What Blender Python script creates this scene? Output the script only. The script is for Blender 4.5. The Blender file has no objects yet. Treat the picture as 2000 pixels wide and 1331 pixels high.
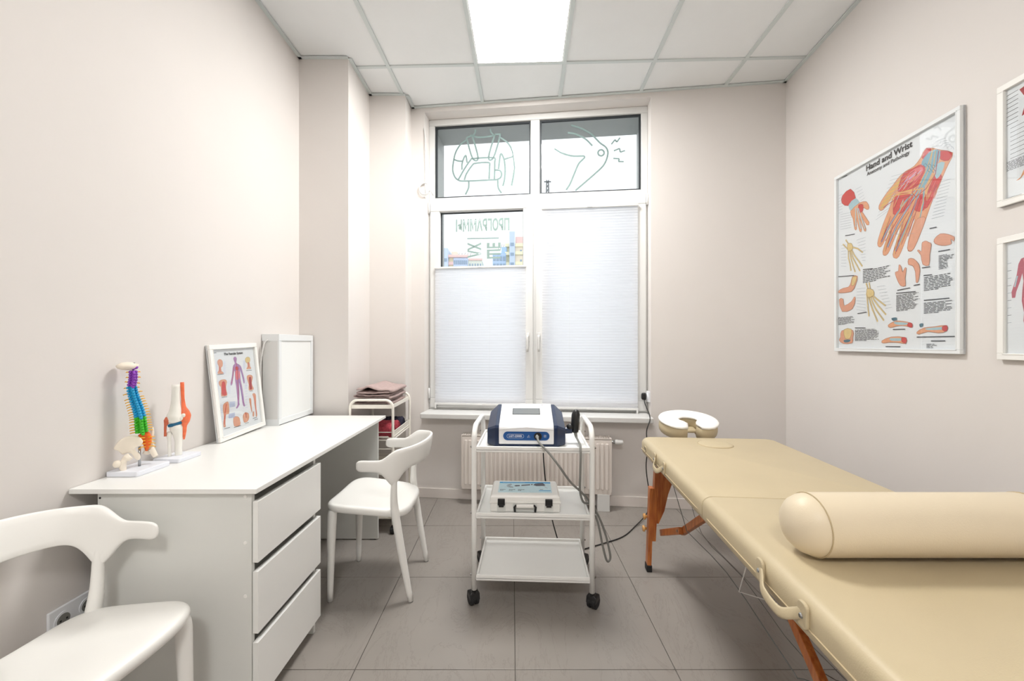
import bpy, bmesh, math, random
from mathutils import Vector, Matrix, geometry
random.seed(7)
S = bpy.context.scene
COL = S.collection
PI = math.pi
# ------------------------------------------------------------------ camera
cd = bpy.data.cameras.new('camera'); cam = bpy.data.objects.new('camera', cd); COL.objects.link(cam)
CAM_Z = 1.227
cam.location = (0, 0, CAM_Z); cam.rotation_euler = (PI/2, 0, 0)
cd.sensor_width = 36.0; cd.sensor_fit = 'HORIZONTAL'; cd.lens = 790/2000*36; cd.shift_y = 6.5/2000
cd.clip_start = 0.02; cd.clip_end = 1000
S.camera = cam
# ------------------------------------------------------------------ world: bright overcast sky
w = bpy.data.worlds.new('overcast_sky'); S.world = w; w.use_nodes = True
bg = w.node_tree.nodes['Background']; bg.inputs[0].default_value = (0.955, 0.965, 1.0, 1); bg.inputs[1].default_value = 1.35
S.view_settings.view_transform = 'Standard'; S.view_settings.look = 'None'
S.view_settings.gamma = 1; S.view_settings.use_curve_mapping = False; S.view_settings.exposure = 0.34
LED = 45.0
CEIL = 3.123
TH = math.atan2(-.324, 2.783)                 # back wall is slightly skewed
BO = Vector((-.802, 3.249, 0))                # inner left foot of the back wall
RW = (1.981, 2.925, .087)                     # right wall: corner and drift in x per metre of y
LX = -1.412                                   # left wall
FY = -2.2                                     # wall behind the photographer

# ------------------------------------------------------------------ materials
def lin(c):
    return tuple(((x/255)/12.92 if x/255 <= .04045 else ((x/255+.055)/1.055)**2.4) for x in c) + (1,)
def mat(name, rgb, rough=.5, metal=0, var=.04, vscale=6, bump=0, bscale=200, emit=None, spec=.5, coat=0):
    m = bpy.data.materials.new(name); m.use_nodes = True
    nt = m.node_tree; b = nt.nodes['Principled BSDF']
    b.inputs['Roughness'].default_value = rough; b.inputs['Metallic'].default_value = metal
    b.inputs['Specular IOR Level'].default_value = spec; b.inputs['Coat Weight'].default_value = coat
    c = lin(rgb)
    geo = nt.nodes.new('ShaderNodeNewGeometry')
    n = nt.nodes.new('ShaderNodeTexNoise'); n.inputs['Scale'].default_value = vscale; n.inputs['Detail'].default_value = 4
    nt.links.new(geo.outputs['Position'], n.inputs['Vector'])
    r = nt.nodes.new('ShaderNodeValToRGB')
    r.color_ramp.elements[0].position = .3; r.color_ramp.elements[1].position = .7
    r.color_ramp.elements[0].color = tuple(x*(1-var) for x in c[:3]) + (1,)
    r.color_ramp.elements[1].color = tuple(min(1, x*(1+var)) for x in c[:3]) + (1,)
    nt.links.new(n.outputs['Fac'], r.inputs['Fac']); nt.links.new(r.outputs['Color'], b.inputs['Base Color'])
    if bump:
        n2 = nt.nodes.new('ShaderNodeTexNoise'); n2.inputs['Scale'].default_value = bscale; n2.inputs['Detail'].default_value = 3
        nt.links.new(geo.outputs['Position'], n2.inputs['Vector'])
        bp = nt.nodes.new('ShaderNodeBump'); bp.inputs['Strength'].default_value = bump; bp.inputs['Distance'].default_value = .002
        nt.links.new(n2.outputs['Fac'], bp.inputs['Height']); nt.links.new(bp.outputs['Normal'], b.inputs['Normal'])
    if emit:
        b.inputs['Emission Color'].default_value = (1, .985, .96, 1); b.inputs['Emission Strength'].default_value = emit
    return m
def glass_mat(name, tint=(.95, .965, .965), refl=1.0):
    m = bpy.data.materials.new(name); m.use_nodes = True; nt = m.node_tree
    nt.nodes.remove(nt.nodes['Principled BSDF']); out = nt.nodes['Material Output']
    t = nt.nodes.new('ShaderNodeBsdfTransparent'); t.inputs[0].default_value = tint + (1,)
    g = nt.nodes.new('ShaderNodeBsdfGlossy'); g.inputs['Roughness'].default_value = .01
    lw = nt.nodes.new('ShaderNodeLayerWeight'); lw.inputs['Blend'].default_value = .5      # Schlick reflectance of a thin pane
    pw = nt.nodes.new('ShaderNodeMath'); pw.operation = 'POWER'; pw.inputs[1].default_value = 5; nt.links.new(lw.outputs['Facing'], pw.inputs[0])
    mu = nt.nodes.new('ShaderNodeMath'); mu.operation = 'MULTIPLY_ADD'; mu.inputs[1].default_value = .95*refl; mu.inputs[2].default_value = .05*refl
    mx = nt.nodes.new('ShaderNodeMixShader')
    nt.links.new(pw.outputs[0], mu.inputs[0]); nt.links.new(mu.outputs[0], mx.inputs[0])
    nt.links.new(t.outputs[0], mx.inputs[1]); nt.links.new(g.outputs[0], mx.inputs[2]); nt.links.new(mx.outputs[0], out.inputs[0])
    return m
def fabric_translucent(name, rgb, k=.6):
    m = bpy.data.materials.new(name); m.use_nodes = True; nt = m.node_tree
    nt.nodes.remove(nt.nodes['Principled BSDF']); out = nt.nodes['Material Output']
    geo = nt.nodes.new('ShaderNodeNewGeometry')
    n = nt.nodes.new('ShaderNodeTexNoise'); n.inputs['Scale'].default_value = 400
    nt.links.new(geo.outputs['Position'], n.inputs['Vector'])
    r = nt.nodes.new('ShaderNodeValToRGB'); c = lin(rgb)
    r.color_ramp.elements[0].color = tuple(x*.998 for x in c[:3]) + (1,); r.color_ramp.elements[1].color = c
    nt.links.new(n.outputs['Fac'], r.inputs['Fac'])
    d = nt.nodes.new('ShaderNodeBsdfDiffuse'); t = nt.nodes.new('ShaderNodeBsdfTranslucent')
    nt.links.new(r.outputs[0], d.inputs[0]); nt.links.new(r.outputs[0], t.inputs[0])
    mx = nt.nodes.new('ShaderNodeMixShader'); mx.inputs[0].default_value = k
    nt.links.new(d.outputs[0], mx.inputs[1]); nt.links.new(t.outputs[0], mx.inputs[2]); nt.links.new(mx.outputs[0], out.inputs[0])
    return m
def wood_mat(name, a, b, scale=30):
    m = mat(name, a, .38, var=.05, coat=.2); nt = m.node_tree; bs = nt.nodes['Principled BSDF']
    tc = nt.nodes.new('ShaderNodeTexCoord'); mp = nt.nodes.new('ShaderNodeMapping'); mp.inputs['Scale'].default_value = (1, 1, .12)
    n = nt.nodes.new('ShaderNodeTexNoise'); n.inputs['Scale'].default_value = scale*3; n.inputs['Detail'].default_value = 6
    r = nt.nodes.new('ShaderNodeValToRGB'); r.color_ramp.elements[0].color = lin(a); r.color_ramp.elements[1].color = lin(b)
    r.color_ramp.elements[0].position = .35; r.color_ramp.elements[1].position = .65
    nt.links.new(tc.outputs['Object'], mp.inputs[0]); nt.links.new(mp.outputs[0], n.inputs['Vector'])
    nt.links.new(n.outputs['Fac'], r.inputs['Fac']); nt.links.new(r.outputs[0], bs.inputs['Base Color'])
    return m
def floor_mat():
    m = mat('grey_porcelain', (148, 142, 136), .34, var=.07, vscale=2.2, bump=.12, bscale=30); nt = m.node_tree; bs = nt.nodes['Principled BSDF']
    geo = nt.nodes.new('ShaderNodeNewGeometry')
    src = bs.inputs['Base Color'].links[0].from_socket
    mp = nt.nodes.new('ShaderNodeMapping'); mp.inputs['Rotation'].default_value = (0, 0, .7); mp.inputs['Scale'].default_value = (1, .35, 1)
    n = nt.nodes.new('ShaderNodeTexNoise'); n.inputs['Scale'].default_value = 5; n.inputs['Detail'].default_value = 9; n.inputs['Roughness'].default_value = .7; n.inputs['Distortion'].default_value = 1.5
    nt.links.new(geo.outputs['Position'], mp.inputs[0]); nt.links.new(mp.outputs[0], n.inputs['Vector'])
    r = nt.nodes.new('ShaderNodeValToRGB'); e = r.color_ramp.elements
    e[0].position = .485; e[0].color = (1, 1, 1, 1); e[1].position = .5; e[1].color = (.86, .85, .84, 1); x = e.new(.515); x.color = (1, 1, 1, 1)
    nt.links.new(n.outputs['Fac'], r.inputs['Fac'])
    mx = nt.nodes.new('ShaderNodeMix'); mx.data_type = 'RGBA'; mx.blend_type = 'MULTIPLY'; mx.inputs[0].default_value = 1
    nt.links.new(src, mx.inputs[6]); nt.links.new(r.outputs[0], mx.inputs[7]); nt.links.new(mx.outputs[2], bs.inputs['Base Color'])
    return m
M = dict(
    wall=mat('pale_pink_paint', (223, 218, 214), .75, var=.012, vscale=2, bump=.08, bscale=90),
    tile=mat('ceiling_tile_white', (238, 240, 240), .85, var=.01, bump=.15, bscale=500),
    grid=mat('ceiling_grid_metal', (210, 217, 216), .45, var=.01),
    gap=mat('dark_gap', (40, 42, 42), .9),
    floor=floor_mat(), grout=mat('grout', (104, 99, 94), .9),
    pvc=mat('white_pvc', (219, 219, 217), .32, var=.008), base=mat('baseboard_white', (232, 225, 220), .45, var=.01),
    gasket=mat('black_rubber', (38, 44, 48), .6), lining=mat('grey_flashing', (172, 176, 174), .5, var=.03),
    led=mat('led_diffuser', (255, 254, 250), .5, var=0, emit=LED), ledframe=mat('white_enamel', (238, 240, 239), .35, var=.005),
    lam=mat('white_laminate', (236, 236, 233), .33, var=.008, vscale=3), edge=mat('laminate_edge', (226, 227, 228), .4, var=.01),
    carc=mat('pale_grey_laminate', (222, 223, 219), .4, var=.012, vscale=3),
    plast=mat('white_polypropylene', (242, 241, 237), .38, var=.008, vscale=4),
    enamel=mat('white_powder_coat', (243, 243, 240), .28, var=.006), cream=mat('cream_powder_coat', (240, 236, 226), .35, var=.01),
    leather=mat('beige_leatherette', (197, 182, 150), .42, var=.025, vscale=5, bump=.22, bscale=380, spec=.4),
    leather2=mat('cream_leatherette', (222, 208, 182), .4, var=.02, vscale=5, bump=.18, bscale=380, spec=.4),
    stitch=mat('stitching', (190, 172, 138), .7), cloth=mat('white_cloth', (247, 245, 241), .9, var=.02, vscale=40, bump=.4, bscale=600),
    wood=wood_mat('cherry_wood', (164, 86, 36), (196, 118, 58)), woodl=wood_mat('beech_wood', (208, 150, 84), (222, 170, 104)),
    black=mat('black_plastic', (22, 22, 24), .4), blackr=mat('black_rubber_tyre', (28, 28, 30), .7), steel=mat('brushed_steel', (176, 178, 178), .25, metal=1),
    wire=mat('steel_cable', (96, 98, 96), .4, metal=.6), hose=mat('grey_hose', (128, 128, 124), .5),
    navy=mat('navy_plastic', (18, 38, 70), .25, var=.03), blue=mat('royal_blue_panel', (24, 82, 148), .35), devw=mat('device_white', (240, 241, 242), .32, var=.006),
    screen=mat('lcd_screen', (104, 110, 112), .12, var=.03), ink=mat('black_ink', (34, 34, 38), .8), whiteink=mat('white_ink', (228, 234, 240), .6),
    paper=mat('poster_paper', (232, 235, 238), .6, var=.006), frame=mat('white_frame', (242, 241, 237), .3, var=.006), alu=mat('white_aluminium', (230, 233, 234), .3, var=.006),
    film=fabric_translucent('frosted_sage_film', (136, 156, 153), .28), film2=fabric_translucent('pale_sage_film', (172, 192, 187), .45),
    blind=fabric_translucent('pleated_fabric', (250, 251, 254), .82), glass=glass_mat('window_glass'), pglass=glass_mat('poster_glass', (.98, .985, .985), 1.0),
    towel=mat('taupe_terry', (186, 164, 160), .95, var=.08, vscale=60, bump=1, bscale=900), red=mat('rose_plush', (168, 62, 74), .95, var=.2, vscale=70, bump=1, bscale=500),
    indigo=mat('dark_plush', (40, 38, 56), .95, var=.2, vscale=70, bump=1, bscale=500), card=mat('kraft_card', (186, 150, 84), .8),
    bone=mat('model_bone', (240, 230, 214), .45, var=.03, vscale=30), bonew=mat('model_white_bone', (240, 238, 230), .45, var=.02, vscale=30),
    mbase=mat('model_base_white', (232, 235, 243), .3, var=.005), purple=mat('purple_vertebra', (142, 62, 186), .4), cyan=mat('blue_vertebra', (18, 160, 212), .4),
    green=mat('green_vertebra', (62, 186, 34), .4), orange=mat('orange_sacrum', (236, 104, 22), .4), nerve=mat('yellow_nerve', (240, 180, 50), .5),
    ligament=mat('orange_ligament', (240, 118, 76), .4, var=.12, vscale=50), meniscus=mat('teal_meniscus', (16, 96, 134), .3), rust=mat('rust_ligament', (206, 104, 72), .4),
    rad=mat('radiator_enamel', (229, 221, 214), .35, var=.008), socket=mat('socket_white', (236, 238, 242), .35, var=.005),
    asphalt=mat('pale_paving', (176, 178, 178), .9), facade=mat('facade_beige', (244, 232, 212), .8), facadey=mat('facade_yellow', (252, 244, 208), .8), pinkb=mat('facade_pink', (250, 214, 208), .8),
    blueb=mat('facade_pale_blue', (206, 222, 246), .7), glassb=mat('facade_blue_glass', (176, 208, 236), .3), greenb=mat('facade_greenish', (232, 238, 226), .8), brick=mat('facade_brown', (222, 190, 170), .8),
    pane=mat('far_window_pane', (150, 172, 194), .2), pylon=mat('pylon_steel', (84, 92, 96), .6),
)
PR = dict(flesh=(226, 160, 118), flesh2=(222, 158, 128), ylw=(224, 178, 98), red=(206, 62, 58), pink=(226, 120, 124), dred=(168, 40, 48), blue=(128, 170, 186), lblue=(166, 198, 206), sblue=(86, 112, 176),
          dteal=(62, 108, 124), bone=(222, 196, 134), dbone=(150, 118, 66), ink=(52, 52, 58), vio=(176, 130, 178), pale=(196, 206, 236), muscle=(184, 84, 100), grey=(150, 158, 168), stick=(206, 232, 240), cyan=(44, 158, 214), dgrey=(88, 88, 98), oflesh=(178, 112, 76), ovio=(122, 84, 136))
PRM = {}
def pm(k):
    if k not in PRM: PRM[k] = mat('print_' + k, PR[k], .6, var=.05, vscale=60)
    return PRM[k]

# ------------------------------------------------------------------ mesh helpers
def NB(): return bmesh.new()
def obj(name, bm, m, parent=None, smooth=False, loc=None, rot=None, bevel=0, seg=2, sub=0):
    me = bpy.data.meshes.new(name)
    if isinstance(bm, bmesh.types.BMesh):
        bmesh.ops.recalc_face_normals(bm, faces=bm.faces[:]); bm.to_mesh(me); bm.free()
    else: me = bm
    ms = m if isinstance(m, (list, tuple)) else [m]
    if len(me.materials) == 0:
        for x in ms: me.materials.append(x)
    if smooth:
        for p in me.polygons: p.use_smooth = True
    o = bpy.data.objects.new(name, me); COL.objects.link(o)
    if parent: o.parent = parent
    if loc: o.location = loc
    if rot: o.rotation_euler = rot
    if bevel:
        b = o.modifiers.new('bevel', 'BEVEL'); b.width = bevel; b.segments = seg; b.limit_method = 'ANGLE'; b.angle_limit = .6
        b.harden_normals = False
    if sub:
        s = o.modifiers.new('sub', 'SUBSURF'); s.levels = sub; s.render_levels = sub
    return o
def copy(o, parent=None, loc=None, rot=None):
    c = o.copy(); COL.objects.link(c); c.parent = parent if parent else o.parent
    if loc is not None: c.location = loc
    if rot is not None: c.rotation_euler = rot
    return c
def copy_tree(o, parent=None):
    c = o.copy(); COL.objects.link(c); c.parent = parent
    for ch in list(o.children): copy_tree(ch, c)
    return c
def thing(name, label, cat, loc=(0, 0, 0), rz=0, group=None, rot=None):
    o = bpy.data.objects.new(name, None); COL.objects.link(o); o.empty_display_size = .05
    o.location = loc; o.rotation_euler = rot if rot else (0, 0, rz)
    return tag(o, label, cat, group)
def tag(o, label, cat, group=None):
    o['label'] = label; o['category'] = cat
    if group: o['group'] = group
    return o
def struct(name, bm=None, m=None, label=None, loc=(0, 0, 0), rz=0, bevel=0):
    if bm is None:
        o = bpy.data.objects.new(name, None); COL.objects.link(o)
    else: o = obj(name, bm, m, bevel=bevel)
    o.location = loc; o.rotation_euler = (0, 0, rz); o['kind'] = 'structure'
    if label: o['label'] = label
    return o
def box(bm, x0, x1, y0, y1, z0, z1, mx=None, mi=0):
    vs = [bm.verts.new(Vector(p) if mx is None else mx @ Vector(p)) for p in ((x0, y0, z0), (x1, y0, z0), (x1, y1, z0), (x0, y1, z0), (x0, y0, z1), (x1, y0, z1), (x1, y1, z1), (x0, y1, z1))]
    for f in ((0, 3, 2, 1), (4, 5, 6, 7), (0, 1, 5, 4), (1, 2, 6, 5), (2, 3, 7, 6), (3, 0, 4, 7)):
        bm.faces.new([vs[i] for i in f]).material_index = mi
    return bm
def B(*a): return box(NB(), *a)
def tube(bm, pts, r, seg=10, closed=False, sy=1.0, up=None):
    pts = [Vector(p) for p in pts]; n = len(pts)
    rs = r if isinstance(r, (list, tuple)) else [r]*n
    tang = []
    for i in range(n):
        a = pts[(i-1) % n] if (i or closed) else pts[i]; b = pts[(i+1) % n] if (i < n-1 or closed) else pts[i]
        tang.append((b-a).normalized())
    t0 = tang[0]; nrm = (Vector(up) if up else (Vector((0, 0, 1)) if abs(t0.z) < .9 else Vector((1, 0, 0))))
    rings = []
    for i in range(n):
        t = tang[i]; nrm = (nrm - t*nrm.dot(t)).normalized(); bn = t.cross(nrm)
        rings.append([bm.verts.new(pts[i] + nrm*math.cos(2*PI*k/seg)*rs[i]*sy + bn*math.sin(2*PI*k/seg)*rs[i]) for k in range(seg)])
    for i in range(n-1 + (1 if closed else 0)):
        A = rings[i]; C = rings[(i+1) % n]
        for k in range(seg): bm.faces.new((A[k], A[(k+1) % seg], C[(k+1) % seg], C[k]))
    if not closed:
        bm.faces.new(rings[0][::-1]); bm.faces.new(rings[-1])
    return bm
def TB(*a, **k): return tube(NB(), *a, **k)
def radii(keys, n):
    return [keys[i]+(keys[i+1]-keys[i])*k/n for i in range(len(keys)-1) for k in range(n)] + [keys[-1]]
def spline(pts, n=8, closed=False):
    P = [Vector(p) for p in pts]; out = []; m = len(P)
    rng = range(m if closed else m-1)
    for i in rng:
        p0 = P[(i-1) % m] if (closed or i > 0) else P[0]*2-P[1]
        p1 = P[i]; p2 = P[(i+1) % m]
        p3 = P[(i+2) % m] if (closed or i < m-2) else P[-1]*2-P[-2]
        for k in range(n):
            t = k/n
            out.append(.5*((2*p1) + (p2-p0)*t + (2*p0-5*p1+4*p2-p3)*t*t + (3*p1-p0-3*p2+p3)*t**3))
    if not closed: out.append(P[-1])
    return out
def lathe(bm, prof, seg=20, mx=None):
    rings = []
    for r, z in prof:
        ring = []
        for k in range(seg):
            p = Vector((r*math.cos(2*PI*k/seg), r*math.sin(2*PI*k/seg), z)); ring.append(bm.verts.new(mx @ p if mx else p))
        rings.append(ring)
    for A, C in zip(rings, rings[1:]):
        for k in range(seg): bm.faces.new((A[k], A[(k+1) % seg], C[(k+1) % seg], C[k]))
    bm.faces.new(rings[0][::-1]); bm.faces.new(rings[-1])
    return bm
def loft(bm, rings, cap=True):
    R = [[bm.verts.new(Vector(p)) for p in r] for r in rings]; n = len(R[0])
    for A, C in zip(R, R[1:]):
        for k in range(n): bm.faces.new((A[k], A[(k+1) % n], C[(k+1) % n], C[k]))
    if cap: bm.faces.new(R[0][::-1]); bm.faces.new(R[-1])
    return bm
def prism(bm, poly, fn, d0, d1):
    return loft(bm, [[fn(a, b, d0) for a, b in poly], [fn(a, b, d1) for a, b in poly]])
def rrect(hx, hy, r, n=5):
    r = max(.0005, min(r, hx-.0001, hy-.0001)); out = []
    for cx, cy, a0 in ((hx-r, hy-r, 0), (-hx+r, hy-r, PI/2), (-hx+r, -hy+r, PI), (hx-r, -hy+r, 1.5*PI)):
        for k in range(n+1):
            a = a0 + PI/2*k/n; out.append((cx+r*math.cos(a), cy+r*math.sin(a)))
    return out
def slab(bm, hx, hy, z0, z1, rp, re, n=6, c=(0, 0), top_bulge=0):
    rings = []; k = 4
    lev = [(re*(1-math.sin(PI/2*i/k)), z0 + re*(1-math.cos(PI/2*i/k))) for i in range(k+1)] + [(re*(1-math.cos(PI/2*i/k)), z1 - re*(1-math.sin(PI/2*i/k))) for i in range(k+1)]
    for ins, z in lev: rings.append([(c[0]+x, c[1]+y, z) for x, y in rrect(hx-ins, hy-ins, rp-ins, n)])
    return loft(bm, rings)
def ball(bm, c, rx, ry, rz, seg=14, mx=None):
    prof = [(math.sin(PI*i/8), -math.cos(PI*i/8)) for i in range(9)]; prof[0] = (.02, -1); prof[-1] = (.02, 1)
    m = Matrix.Translation(Vector(c)) @ (mx or Matrix.Identity(4)) @ Matrix.Diagonal((rx, ry, rz, 1))
    return lathe(bm, prof, seg, m)
def text(name, s, size, m, parent, loc, rot, offset=0, sx=1, ext=.0001, align='CENTER', space=1.0):
    cu = bpy.data.curves.new('txt', 'FONT'); cu.body = s; cu.size = size; cu.align_x = align; cu.align_y = 'CENTER'; cu.offset = offset; cu.extrude = ext; cu.space_character = space
    cu.resolution_u = 3
    o = bpy.data.objects.new('txt', cu); COL.objects.link(o)
    dg = bpy.context.evaluated_depsgraph_get(); me = bpy.data.meshes.new_from_object(o.evaluated_get(dg)); bpy.data.objects.remove(o)
    me.materials.clear(); r = obj(name, me, m, parent, loc=loc, rot=rot); r.scale = (sx, 1, 1)
    return r
def stroke(bm, pts, wd, z, mi=0, th=0.0):
    """flat ribbon in the local xy plane"""
    pts = [Vector((p[0], p[1])) for p in pts]; L = []; R = []
    for i, p in enumerate(pts):
        a = pts[i-1] if i else p; b = pts[i+1] if i < len(pts)-1 else p
        t = (b-a); t = t.normalized() if t.length else Vector((1, 0)); n = Vector((-t.y, t.x))*wd/2
        L.append(bm.verts.new((p.x+n.x, p.y+n.y, z))); R.append(bm.verts.new((p.x-n.x, p.y-n.y, z)))
    for i in range(len(pts)-1):
        bm.faces.new((L[i], L[i+1], R[i+1], R[i])).material_index = mi
def flat_poly(bm, pts, z, mi):
    tri = geometry.tessellate_polygon([[Vector((p[0], p[1], 0)) for p in pts]])
    vs = [bm.verts.new((p[0], p[1], z)) for p in pts]
    for t in tri:
        try: bm.faces.new([vs[i] for i in t]).material_index = mi
        except ValueError: pass
def printed(items, W, H, parent, z0, margin=0):
    """flat printed artwork: unit coordinates scaled to W x H, facing local +z"""
    bm = NB(); keys = []
    for i, it in enumerate(items):
        if it[1] not in keys: keys.append(it[1])
        mi = keys.index(it[1]); z = z0 + i*.000006
        if it[0] == 'p': flat_poly(bm, [(x*W, y*H) for x, y in it[2]], z, mi)
        elif it[0] == 'l': stroke(bm, [(x*W, y*H) for x, y in it[3]], it[2]*W, z, mi)
        else:
            _, _, x0, y0, x1, y1, n = it; rnd = random.Random(i)
            for k in range(n):
                y = y0 + (y1-y0)*(k+.5)/n; x = x0; e = x1 - (rnd.random()*.05 if k < n-1 else (x1-x0)*.5)
                while x < e:
                    l = .012 + rnd.random()*.03; stroke(bm, [(x*W, y*H), (min(x+l, e)*W, y*H)], abs(y1-y0)/n*.42*H, z, mi); x += l + .006
    o = obj('printed_artwork', bm, [pm(k) for k in keys], parent)
    return o
def clip(poly, edges):
    for a, b in edges:
        out = []
        for i in range(len(poly)):
            p = poly[i]; q = poly[(i+1) % len(poly)]
            sp = (b[0]-a[0])*(p[1]-a[1]) - (b[1]-a[1])*(p[0]-a[0]); sq = (b[0]-a[0])*(q[1]-a[1]) - (b[1]-a[1])*(q[0]-a[0])
            if sp >= 0: out.append(p)
            if sp*sq < 0:
                t = sp/(sp-sq); out.append((p[0]+(q[0]-p[0])*t, p[1]+(q[1]-p[1])*t))
        poly = out
        if len(poly) < 3: return []
    return poly
def area(p): return abs(sum(p[i][0]*p[(i+1) % len(p)][1]-p[(i+1) % len(p)][0]*p[i][1] for i in range(len(p))))/2

# ------------------------------------------------------------------ the room
def rwx(y): return RW[0] + RW[2]*(y-RW[1])
ROOM = [(LX, FY), (rwx(FY), FY), (RW[0], RW[1]), (LX, 3.249+(-.802-LX)*.1164)]
EDG = [(ROOM[i], ROOM[(i+1) % 4]) for i in range(4)]
XY = lambda a, b, d: (a, b, d)
floor = struct('floor', prism(NB(), [(LX-.1, FY-.1), (2.1, FY-.1), (2.1, 3.5), (LX-.1, 3.5)], XY, -.06, -.004), M['grout'], 'grey tiled floor')
def tile_set(name, x0, y0, nx, ny, s, g, z0, z1, m, parent, yaw=0, skip=()):
    shared = None; c, sn = math.cos(yaw), math.sin(yaw); out = []
    for i in range(nx):
        for j in range(ny):
            if (i, j) in skip: continue
            ax, ay = x0[0]+i*s*c-j*s*sn, x0[1]+i*s*sn+j*s*c
            q = [(g/2, g/2), (s-g/2, g/2), (s-g/2, s-g/2), (g/2, s-g/2)]
            p = [(ax+u*c-v*sn, ay+u*sn+v*c) for u, v in q]; k = clip(p, EDG)
            if not k or area(k) < .002: continue
            cx, cy = ax + s/2*c-s/2*sn, ay + s/2*sn+s/2*c
            if abs(area(k)-area(p)) < 1e-6:
                if shared is None:
                    shared = obj(name, prism(NB(), [(a-cx, b-cy) for a, b in p], XY, z0, z1), m, parent, loc=(cx, cy, 0), bevel=.0008, seg=1); out.append(shared)
                else: out.append(copy(shared, parent, (cx, cy, 0)))
            else: out.append(obj(name, prism(NB(), [(a-cx, b-cy) for a, b in k], XY, z0, z1), m, parent, loc=(cx, cy, 0)))
    return out
tile_set('floor_tile', (-1.8+.003, 1.523-.603*7), 0, 7, 11, .603, .003, -.02, 0, M['floor'], floor)
# ceiling grid is turned a little against the walls
ceiling = struct('ceiling', prism(NB(), [(LX-.1, FY-.1), (2.1, FY-.1), (2.1, 3.6), (LX-.1, 3.6)], XY, CEIL+.03, CEIL+.1), M['tile'], 'suspended ceiling of square white tiles')
GY = -.033; gc, gs = math.cos(GY), math.sin(GY); GO = (-.245, 2.745)
def G(u, v): return (GO[0]+u*gc-v*gs, GO[1]+u*gs+v*gc)
LIGHTS = ((3, -1), (3, -7))  # first panel is visible; second is added out of view to fill the room
skip = [(a, b+9) for a, b in LIGHTS]
tile_set('ceiling_tile', G(-1.8, -5.4), 0, 8, 11, .6, .018, CEIL+.003, CEIL+.018, M['tile'], ceiling, GY, skip)
def bar(u0, v0, u1, v1, wd, z0=0):
    if abs(u1-u0) > abs(v1-v0): q = [(u0, v0-wd/2), (u1, v0-wd/2), (u1, v0+wd/2), (u0, v0+wd/2)]
    else: q = [(u0-wd/2, v0), (u0+wd/2, v0), (u0+wd/2, v1), (u0-wd/2, v1)]
    k = clip([G(*p) for p in q], EDG)
    if k and area(k) > .0005: obj('grid_bar', prism(NB(), k, XY, CEIL-.006+z0, CEIL+.004), M['grid'], ceiling)
for i in range(8): bar(-1.8+.6*i, -5.4, -1.8+.6*i, 1.2, .024)
for j in range(-9, 2):
    for i in range(8): bar(-1.8+.6*i+.012, .6*j, -1.2+.6*i-.012, .6*j, .022, .0015)
# walls
wl = struct('wall_left', B(LX-.12, LX, FY-.1, 3.5, 0, CEIL+.03), M['wall'], 'pale pink-beige left wall')
wf = struct('wall_front', B(LX, rwx(FY)+.1, FY-.1, FY, 0, CEIL+.03), M['wall'])
wr = struct('wall_right', prism(NB(), [(rwx(FY), FY), (RW[0], RW[1]), (RW[0]+.15, RW[1]+.3), (rwx(FY)+.15, FY)], XY, 0, CEIL+.03), M['wall'], 'pale beige right wall')
struct('wall_column', B(LX, -1.085, 2.682, 3.4, 0, CEIL+.02), M['wall'], 'nearer step of the wall beside the desk')
struct('wall_column.001', B(-1.085, -.81, 3.078, 3.4, 0, CEIL+.02), M['wall'], 'further step of the wall beside the window')
U0, U1, WZ0, WZ1, WV = .103, 1.856, .672, 3.079, .52
bm = NB(); LW = 2.802
box(bm, -.05, U0, 0, WV, 0, CEIL+.03); box(bm, U1, LW+.02, 0, WV, 0, CEIL+.03); box(bm, U0, U1, 0, WV, 0, WZ0); box(bm, U0, U1, 0, WV, WZ1, CEIL+.03)
struct('wall_back', bm, M['wall'], 'pale pink-beige wall around the window', BO, TH)
def strip(p, q, z0, z1, t):
    d = Vector((q[0]-p[0], q[1]-p[1])).normalized(); n = Vector((-d.y, d.x))*t
    return prism(NB(), [p, q, (q[0]+n.x, q[1]+n.y), (p[0]+n.x, p[1]+n.y)], XY, z0, z1)
BW = lambda u, v=0: (BO.x + u*math.cos(TH) - v*math.sin(TH), BO.y + u*math.sin(TH) + v*math.cos(TH))
per = [(LX, FY), (LX, 2.682), (-1.085, 2.682), (-1.085, 3.078), (-.81, 3.078), BW(0), BW(LW), (rwx(FY), FY)]
for i in range(len(per)-1):
    struct('trim_%d' % (i+1), strip(per[i], per[i+1], CEIL-.008, CEIL-.001, -.022), M['grid'])
for n, a, b in (('back', BW(0), BW(LW)), ('right', BW(LW), (rwx(FY), FY)), ('left', (LX, FY), (LX, 2.682)), ('column', (-1.085, 2.682), (-1.085, 3.078)), ('corner', (-1.085, 3.078), (-.81, 3.078))):
    struct('baseboard_' + n, strip(a, b, 0, .078, -.012), M['base'], bevel=.003)

# ------------------------------------------------------------------ ceiling lights
for k, (a, b) in enumerate(LIGHTS):
    c = G(-1.8+.6*a+.3, .6*b+.3)
    t = thing('ceiling_light', ['square lit ceiling panel above the window side of the room', 'added square lit ceiling panel behind the photographer, unseen fill light'][k], 'ceiling light', (c[0], c[1], CEIL), GY, 'square ceiling light panels')
    bm = NB()
    for q in ((-.288, .288, -.288, -.279), (-.288, .288, .279, .288), (-.288, -.279, -.279, .279), (.279, .288, -.279, .279)): box(bm, *q, -.004, .02)
    obj('frame', bm, M['ledframe'], t); obj('diffuser', B(-.279, .279, -.279, .279, 0, .01), M['led'], t)

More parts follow.
